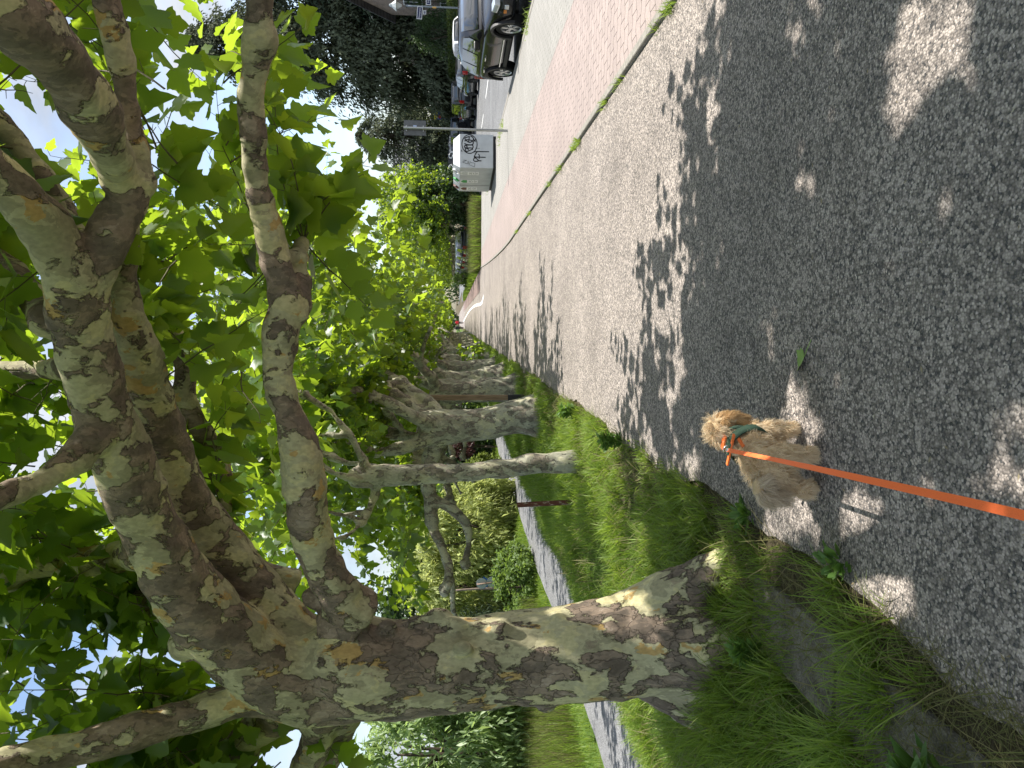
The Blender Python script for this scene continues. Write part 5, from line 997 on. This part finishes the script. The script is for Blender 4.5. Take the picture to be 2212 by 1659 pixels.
def house(name, label, loc, rz, W_, D_, he, hr, wall, roof, wins, dormer=False):
    h = thing(name, label, 'house', loc, rz); V = [(0, 0, -.3), (W_, 0, -.3), (W_, D_, -.3), (0, D_, -.3), (0, 0, he), (W_, 0, he), (W_, D_, he), (0, D_, he), (0, D_/2, he+hr), (W_, D_/2, he+hr)]
    pyd('wall', V, [(0, 1, 5, 4), (1, 2, 6, 9, 5), (2, 3, 7, 6), (3, 0, 4, 8, 7), (4, 5, 9, 8), (6, 7, 8, 9)], wall, h); ov = .45; k = hr/(D_/2); bm = bmesh.new()
    for s_ in (0, 1):
        y0, y1 = (-ov, D_/2) if s_ == 0 else (D_+ov, D_/2); z0_, z1 = he-ov*k+.12, he+hr+.12; q = [(-ov, y0, z0_), (W_+ov, y0, z0_), (W_+ov, y1, z1), (-ov, y1, z1)]; lo = [bm.verts.new(v) for v in q]; hi = [bm.verts.new((a, b, c+.14)) for a, b, c in q]
        bm.faces.new(lo[::-1]); bm.faces.new(hi)
        for i in range(4): bm.faces.new((lo[i], lo[(i+1) % 4], hi[(i+1) % 4], hi[i]))
    bmesh.ops.recalc_face_normals(bm, faces=bm.faces); rf = from_bm('roof', bm, roof, h); bm = bmesh.new(); bx(bm, (W_*.7, D_*.5, he+hr+.4), (.6, .6, 1.3)); from_bm('chimney', bm, BRK, rf)
    for (face, u, z, w_, hh) in wins:
        c = {'f': (u, -.02, z), 'l': (-.02, u, z), 'b': (u, D_+.02, z)}[face]; s1 = (w_, .10, hh) if face != 'l' else (.10, w_, hh); fr_ = box_obj('window', c, s1, WFR, h, .01); s2 = (w_-.16, .12, hh-.16) if face != 'l' else (.12, w_-.16, hh-.16); box_obj('pane', c, s2, GLS2, fr_)
        s3 = (.06, .135, hh-.1) if face != 'l' else (.135, .06, hh-.1); box_obj('glazing_bar', c, s3, WFR, fr_)
    return h
house('brick_house', 'brick house with a dark roof half hidden behind the conifers at the right edge', (P(900, 34, 56.5).x, 47.5, 0), 0, 12, 9, 6.3, 3.8, BRK, ROOFD, [('l', 2.5, 1.9, 1.2, 1.5), ('l', 6.5, 1.9, 1.2, 1.5), ('l', 2.5, 4.6, 1.2, 1.4), ('l', 6.5, 4.6, 1.2, 1.4), ('f', 4, 1.9, 1.6, 1.4), ('f', 8, 1.9, 1.6, 1.4), ('f', 4, 4.6, 1.4, 1.3), ('f', 8, 4.6, 1.4, 1.3)])
house('garden_house', 'low pale brick house glimpsed between the conifer branches and the hedge', (24.5, 66, 0), 0, 9, 7, 4.3, 2.6, brick_mat('pale_brick', (.34, .28, .26), (.40, .34, .31), (.45, .43, .40)), ROOFD, [('f', 1.6, 3.3, 1.0, 1.0), ('f', 4.4, 3.3, 1.0, 1.0), ('l', 2.5, 1.8, 1.3, 1.4), ('l', 5, 3.2, 1.0, 1.1)])
hh_ = house('gabled_house', 'house with a white gable, white barred window and grey tiled roof above the garden trees', (20.9, 108, 0), R(4), 9, 9, 6.9, 3.9, PLAST, ROOFT, [('l', 3, 5.6, 1.5, 1.6), ('l', 6, 5.6, 1.5, 1.6), ('f', 2.4, 5.3, 1.6, 1.7), ('f', 6.5, 5.3, 1.6, 1.7), ('f', 2.4, 2, 1.6, 1.7)])
bm = bmesh.new(); bx(bm, (2.0, -.7, 4.0), (5.4, 1.5, .16), Matrix.Rotation(R(22), 4, 'X')); from_bm('porch_roof', bm, TIMR, hh_)

# ------------------------------------------------------------------ the dog, its harness and its leash
m, t, o = M('dog_skin'); n_ = tex(t, 'Noise', 30, coords(t), Detail=5); pbsdf(t, o, ramp(t, n_.outputs[0], [(.3, (.46, .33, .19)), (.7, (.62, .47, .29))]), .9, .1); SKIN = m
def fur_mat(name, cols):
    m, t, o = M(name); g = t.nodes.new('ShaderNodeNewGeometry'); c = ramp(t, g.outputs['Random Per Island'], [(i/(len(cols)-1), k) for i, k in enumerate(cols)])
    b = t.nodes.new('ShaderNodeBsdfPrincipled'); t.links.new(c, b.inputs['Base Color']); b.inputs['Roughness'].default_value = .6; b.inputs['Specular IOR Level'].default_value = .25
    tr = t.nodes.new('ShaderNodeBsdfTranslucent'); t.links.new(c, tr.inputs[0]); ms = t.nodes.new('ShaderNodeMixShader'); ms.inputs[0].default_value = .35; t.links.new(b.outputs[0], ms.inputs[1]); t.links.new(tr.outputs[0], ms.inputs[2]); t.links.new(ms.outputs[0], o.inputs[0]); return m
FUR = fur_mat('fur_cream', [(.66, .50, .31), (.80, .65, .44), (.87, .75, .56), (.73, .57, .37)]); FURE = fur_mat('fur_ear', [(.48, .28, .12), (.62, .41, .20), (.68, .50, .28)]); FURT = fur_mat('fur_tail', [(.52, .41, .28), (.70, .58, .43), (.80, .71, .56)])
DOGP = G(1752, 985, .0); DH = R(90-24)
dog = thing('dog', 'curly cream coloured dog seen from behind on the path, wearing a green and orange harness', 'dog', (DOGP.x, DOGP.y, .02), DH)
bm = bmesh.new(); T_ = lambda p, r_: tube(bm, p, r_, 14, .02)
T_([(-.165, 0, .215), (-.11, 0, .222), (-.02, 0, .222), (.06, 0, .222), (.125, 0, .226), (.16, 0, .225)], [.05, .074, .077, .078, .072, .045])
ell(bm, (-.115, 0, .215), (.075, .078, .07)); ell(bm, (.11, 0, .205), (.07, .07, .075))
T_([(.10, 0, .245), (.145, -.004, .275), (.175, -.01, .305)], [.066, .056, .05]); ell(bm, (.195, -.014, .328), (.066, .062, .056)); ell(bm, (.205, -.016, .358), (.042, .046, .035))
T_([(.215, -.016, .321), (.265, -.022, .304), (.29, -.024, .298)], [.042, .034, .024])
def leg(p, r_): T_(p, r_)
leg([(.115, -.05, .21), (.105, -.064, .135), (.10, -.068, .085), (.105, -.068, .035)], [.048, .036, .030, .027]); ell(bm, (.122, -.068, .022), (.036, .028, .022))
leg([(.12, .05, .21), (.13, .06, .135), (.165, .062, .08), (.185, .06, .035)], [.048, .035, .029, .026]); ell(bm, (.20, .06, .022), (.036, .028, .022))
leg([(-.115, -.04, .205), (-.075, -.06, .135), (-.105, -.064, .08), (-.085, -.064, .03)], [.064, .047, .030, .027]); ell(bm, (-.065, -.064, .022), (.038, .028, .022))
leg([(-.12, .04, .205), (-.095, .06, .135), (-.155, .064, .085), (-.15, .064, .03)], [.066, .048, .030, .027]); ell(bm, (-.13, .064, .022), (.038, .029, .022))
body = remesh('body', bm, .0085, SKIN, dog, 5)
bm = bmesh.new(); tube(bm, [(-.15, .0, .25), (-.185, .008, .285), (-.205, .03, .29), (-.208, .055, .262), (-.20, .072, .215), (-.195, .08, .18)], [.020, .023, .024, .024, .02, .012], 10, .02); tail = from_bm('tail', bm, SKIN, dog, True)
ears = []
for sd_, nm in ((-1, 'r'), (1, 'l')):
    bm = bmesh.new(); y_ = sd_*.058-.014; tube(bm, [(.19, y_*.85, .350), (.185, y_*1.18, .322), (.178, y_*1.32, .28), (.172, y_*1.30, .245)], [.018, .027, .032, .018], 10, .012)
    for v in bm.verts: v.co.y = y_+(v.co.y-y_)*.55
    ears.append(from_bm('ear', bm, SKIN, dog, True))
bm = bmesh.new(); ell(bm, (.303, -.024, .304), (.012, .016, .011)); from_bm('nose', bm, INK, dog, True); bm = bmesh.new()
for sd_ in (-1, 1): ell(bm, (.246, -.018+sd_*.034, .338), (.009, .009, .009))
from_bm('eyes', bm, INK, dog, True)
def fur(src, name, n, mat, length, wd, flow, seed, curl=.5, keep=None, parent=None):
    """strands rooted on a mesh's surface, as thin tapered ribbons"""
    g_ = np.random.default_rng(seed); me = src.data; me.calc_loop_triangles(); V = verts_np(me); nt_ = len(me.loop_triangles); T = np.empty(nt_*3, np.int32); me.loop_triangles.foreach_get('vertices', T); T = T.reshape(-1, 3)
    A, B, C_ = V[T[:, 0]], V[T[:, 1]], V[T[:, 2]]; nn = np.cross(B-A, C_-A); ar = np.linalg.norm(nn, axis=1); nn = nn/np.maximum(ar[:, None], 1e-12); idx = g_.choice(nt_, n, p=ar/ar.sum()); u, v = g_.uniform(0, 1, (2, n)); f = u+v > 1; u[f], v[f] = 1-u[f], 1-v[f]
    p = A[idx]+(B[idx]-A[idx])*u[:, None]+(C_[idx]-A[idx])*v[:, None]; nv = nn[idx]
    if keep is not None: k = keep(p); p, nv = p[k], nv[k]
    n = len(p); cid = np.floor(p*26+g_.uniform(0, 1, 3)).astype(int); h = (cid[:, 0]*73856093 ^ cid[:, 1]*19349663 ^ cid[:, 2]*83492791) % 997; cr_ = np.random.default_rng(1).normal(0, 1, (997, 3))[h]      # locks share a direction
    d = nrm(nv*.75+flow(p)*.85+cr_*.62+g_.normal(0, .16, (n, 3))); Ln = length(p)*g_.uniform(.6, 1.25, n); sdv = nrm(np.cross(d, nv+g_.normal(0, .4, (n, 3)))); q = p-nv*.004; Vs = []; ph = g_.uniform(0, 6.28, n)*.25+h*.7; st = 5
    for k in range(st+1):
        tt = k/st; w_ = wd*(1-.8*tt**1.6); c = q+sdv*(np.sin(ph+tt*5)*curl*.18*Ln*tt)[:, None]
        if k < st: Vs += [c-sdv*w_*.5, c+sdv*w_*.5]; q = q+d*(Ln/st)[:, None]; d = nrm(d+flow(p)*.28+np.array([0, 0, -.13])-nv*.05+cr_*.05)
        else: Vs.append(c)
    W = np.stack(Vs, 1); T0 = []
    for k in range(st-1): a = 2*k; T0 += [(a, a+1, a+3), (a, a+3, a+2)]
    a = 2*(st-1); T0.append((a, a+1, a+2)); T2 = np.array(T0)[None]+(np.arange(n)*W.shape[1])[:, None, None]; return mesh_np(name, W.reshape(-1, 3), T2.reshape(-1, 3), mat, parent, True)
def flow_body(p):
    f = np.zeros_like(p); f[:, 0] = -.8; f[:, 2] = -.45; leg_ = p[:, 2] < .14; f[leg_] = (-.25, 0, -.8); hd = p[:, 2] > .285; f[hd] = (-.55, 0, -.25); tp_ = p[:, 2] > .362; f[tp_] = (-.2, 0, .45); rp = p[:, 0] < -.14; f[rp] = f[rp]*.6+np.array([-.1, .15, -.6]); return f
len_body = lambda p: np.where(p[:, 2] < .04, .020, np.where(p[:, 2] < .14, .040, np.where(p[:, 2] > .35, .050, np.where(p[:, 0] < -.12, .052, .040))))
hz = lambda p: ~((np.abs(p[:, 0]-.085) < .022) & (p[:, 2] > .20))
fur(body, 'fur', 30000, FUR, len_body, .0019, flow_body, 1, .6, hz, body)
fur(tail, 'fur', 7000, FURT, lambda p: np.full(len(p), .060), .0019, lambda p: np.stack([np.full(len(p), -.15), np.full(len(p), .35), np.full(len(p), -.75)], 1), 2, .7, None, tail)
for k, e_ in enumerate(ears): fur(e_, 'fur', 3800, FURE, lambda p: np.full(len(p), .046), .0019, lambda p: np.stack([np.full(len(p), -.25), np.zeros(len(p)), np.full(len(p), -.9)], 1), 3+k, .9, None, e_)
# harness: chest band, back plate, neck band, ring
HGR = simple('harness_green', (.04, .075, .05), .7, .2); HOR = simple('harness_orange', (.75, .16, .035), .6, .3)
bm = bmesh.new(); n = 28; rings = []
for k in range(n):
    a = 2*math.pi*k/n; y_, z_ = .094*math.cos(a), .222+.094*math.sin(a); yo, zo = .099*math.cos(a), .222+.099*math.sin(a); rings.append([bm.verts.new(v) for v in ((.064, y_, z_), (.064, yo, zo), (.106, yo, zo+.004), (.106, y_, z_+.004))])
for k in range(n):
    a, b = rings[k], rings[(k+1) % n]
    for j in range(4): bm.faces.new((a[j], a[(j+1) % 4], b[(j+1) % 4], b[j]))
hs = from_bm('harness', bm, HGR, dog, True); bm = bmesh.new(); tube(bm, [(.106+.055*math.sin(a)*.6, .082*math.cos(a), .285+.07*math.sin(a)*.9-.02) for a in np.linspace(0, 2*math.pi, 25)], [.009]*25, 8, .1); from_bm('neck_band', bm, HGR, hs, True)
bm = bmesh.new(); bx(bm, (.085, 0, .324), (.075, .062, .012)); bevel(bm, .005); from_bm('back_plate', bm, HGR, hs); bm = bmesh.new(); bx(bm, (.112, 0, .334), (.03, .066, .008)); bx(bm, (.052, .0, .3235), (.016, .16, .007)); bx(bm, (.02, -.06, .30), (.06, .014, .006), Matrix.Rotation(.5, 4, 'X')); from_bm('orange_strap', bm, HOR, hs)
bm = bmesh.new(); tube(bm, [(.06, .016*math.cos(a), .338+.016*math.sin(a)) for a in np.linspace(0, 2*math.pi, 13)], [.0028]*13, 6, .05); from_bm('ring', bm, CHROME, hs, True)
# leash: a flat strap from the ring to a hand just outside the frame
bpy.context.view_layer.update(); ring = Matrix.Translation(dog.location) @ Matrix.Rotation(DH, 4, 'Z') @ Vector((.055, 0, .345))
def cam_pt(x4, y4, depth): d = ray(x4/4, y4/4); return CAM+d*depth
pend = cam_pt(4096, 2062, 1.22); pout = cam_pt(4500, 2190, 1.0); mid1 = ring.lerp(pend, .33)+Vector((0, 0, -.012)); mid2 = ring.lerp(pend, .66)+Vector((0, 0, -.012)); Q, _ = catmull([ring, ring.lerp(pend, .06), mid1, mid2, pend, pout], [1]*6, .03); V = []; Fs = []
for i, q in enumerate(Q):
    tg = (Q[min(i+1, len(Q)-1)]-Q[max(0, i-1)]).normalized(); to = (q-CAM).normalized(); sdv = tg.cross(to).normalized(); tw = .35*math.sin(i*.09)+.25; nv = sdv.cross(tg); wv = (sdv*math.cos(tw)+nv*math.sin(tw))*.0092*(.55 if i < 2 else 1); n2 = wv.cross(tg).normalized()*.0009; V += [q-wv-n2, q+wv-n2, q+wv+n2, q-wv+n2]
for i in range(len(Q)-1):
    for k in range(4): a = i*4+k; b = i*4+(k+1) % 4; Fs.append((a, b, b+4, a+4))
m, t, o = M('leash_webbing'); wv_ = tex(t, 'Noise', 700, coords(t), Detail=2); pbsdf(t, o, mixc(t, .5, (1.0, .19, .055), ramp(t, wv_.outputs[0], [(.3, .75), (.7, 1.2)]), 'MULTIPLY'), .6, .3)
ls = tag(pyd('leash', V, Fs, m), 'bright orange flat leash running from the harness towards the camera', 'leash')
bm = bmesh.new(); cyl(bm, ring, ring.lerp(pend, .018), .005, .006, 8); ell(bm, ring.lerp(pend, .02), (.008, .008, .008)); from_bm('clip', bm, CHROME, ls, True)

# ------------------------------------------------------------------ the fallen leaf
fl = G(1740, 770, .03); lm = simple('fallen_leaf', (.22, .33, .085), .6, .3); root_ = thing('fallen_leaf', 'pale green plane leaf lying on the shaded asphalt right of the dog', 'leaf', tuple(fl)); V_, T_ = scatter(LEAF_A, np.array([(0, 0, .006)]), np.array([(-.55, .8, .02)]), np.array([(.25, .1, 1.)]), np.array([.105])); mesh_np('blade', V_, T_, lm, root_)
bm = bmesh.new(); tube(bm, [(0, 0, .006), (.035, -.035, .012), (.075, -.055, .006)], [.0018]*3, 6, .02); from_bm('stalk', bm, lm, root_)
# ------------------------------------------------------------------ two walkers far down the path
CSKIN = simple('skin', (.45, .28, .20), .7)
def person(label, loc, rz, top, legs, hair, seed):
    pr = thing('person', label, 'person', loc, rz); bm = bmesh.new(); st = .20*(1 if seed else -1)
    T_ = lambda p, r_: tube(bm, p, r_, 10, .05)
    T_([(0, 0, .88), (0, 0, 1.05), (.01, 0, 1.25), (.0, 0, 1.40), (-.005, 0, 1.47)], [.15, .135, .155, .12, .06]); ell(bm, (0, 0, .93), (.11, .165, .11)); ell(bm, (0, 0, 1.36), (.10, .20, .09)); T_([(0, 0, 1.42), (.01, 0, 1.54)], [.055, .052]); ell(bm, (.015, 0, 1.63), (.095, .078, .118)); ell(bm, (.105, 0, 1.615), (.018, .014, .022))
    for s_ in (1, -1):
        f = st*s_; ell(bm, (.01, s_*.08, 1.63), (.02, .012, .032)); T_([(0, s_*.09, .92), (f*.45, s_*.095, .50), (f*.45-.10 if f < 0 else f*.9, s_*.09, .09)], [.09, .06, .04]); fx = f*.45-.10 if f < 0 else f*.9; T_([(fx-.05, s_*.09, .05), (fx+.17, s_*.10, .035)], [.042, .035])
        T_([(0, s_*.20, 1.38), (-f*.35, s_*.25, 1.10), (-f*.7+.06, s_*.24, .86)], [.055, .042, .032]); hx2, hz2 = -f*.7+.06, .84
        T_([(hx2, s_*.24, hz2+.02), (hx2+.02, s_*.24, hz2-.06)], [.03, .034])
        for k in range(4): T_([(hx2+.02+(k-1.5)*.018, s_*.24, hz2-.07), (hx2+.035+(k-1.5)*.019, s_*.235, hz2-.125+abs(k-1.2)*.01)], [.0095, .008])
        T_([(hx2+.045, s_*.235, hz2-.03), (hx2+.075, s_*.225, hz2-.075)], [.011, .009])
    remesh('body', bm, .012, CSKIN, pr, 2); bm = bmesh.new()
    T_([(0, 0, .90), (0, 0, 1.06), (.01, 0, 1.25), (0, 0, 1.40), (-.005, 0, 1.465)], [.175, .155, .172, .14, .072]); ell(bm, (0, 0, 1.37), (.115, .215, .10))
    for s_ in (1, -1): f = st*s_; T_([(0, s_*.20, 1.385), (-f*.35, s_*.25, 1.10), (-f*.66+.05, s_*.242, .885)], [.07, .057, .047])
    remesh('jacket', bm, .014, top, pr, 3); bm = bmesh.new(); ell(bm, (0, 0, .92), (.125, .178, .12))
    for s_ in (1, -1): f = st*s_; T_([(0, s_*.09, .92), (f*.45, s_*.095, .50), (f*.45-.10 if f < 0 else f*.9, s_*.09, .10)], [.105, .075, .058])
    remesh('trousers', bm, .014, legs, pr, 3); bm = bmesh.new(); ell(bm, (-.012, 0, 1.665), (.098, .088, .10)); ell(bm, (-.07, 0, 1.60), (.05, .075, .09)); from_bm('hair', bm, hair, pr, True); return pr
dk = simple('dark_cloth', (.018, .02, .028), .85); person('walker in a red jacket and dark trousers far down the path', (-.05, 128, .02), R(90), simple('red_cloth', (.62, .03, .045), .8), dk, simple('dark_hair', (.03, .022, .016), .7), 1)
person('walker in dark clothes beside the one in red, far down the path', (-.95, 122, .02), R(90), dk, dk, simple('grey_hair', (.12, .11, .10), .7), 0)
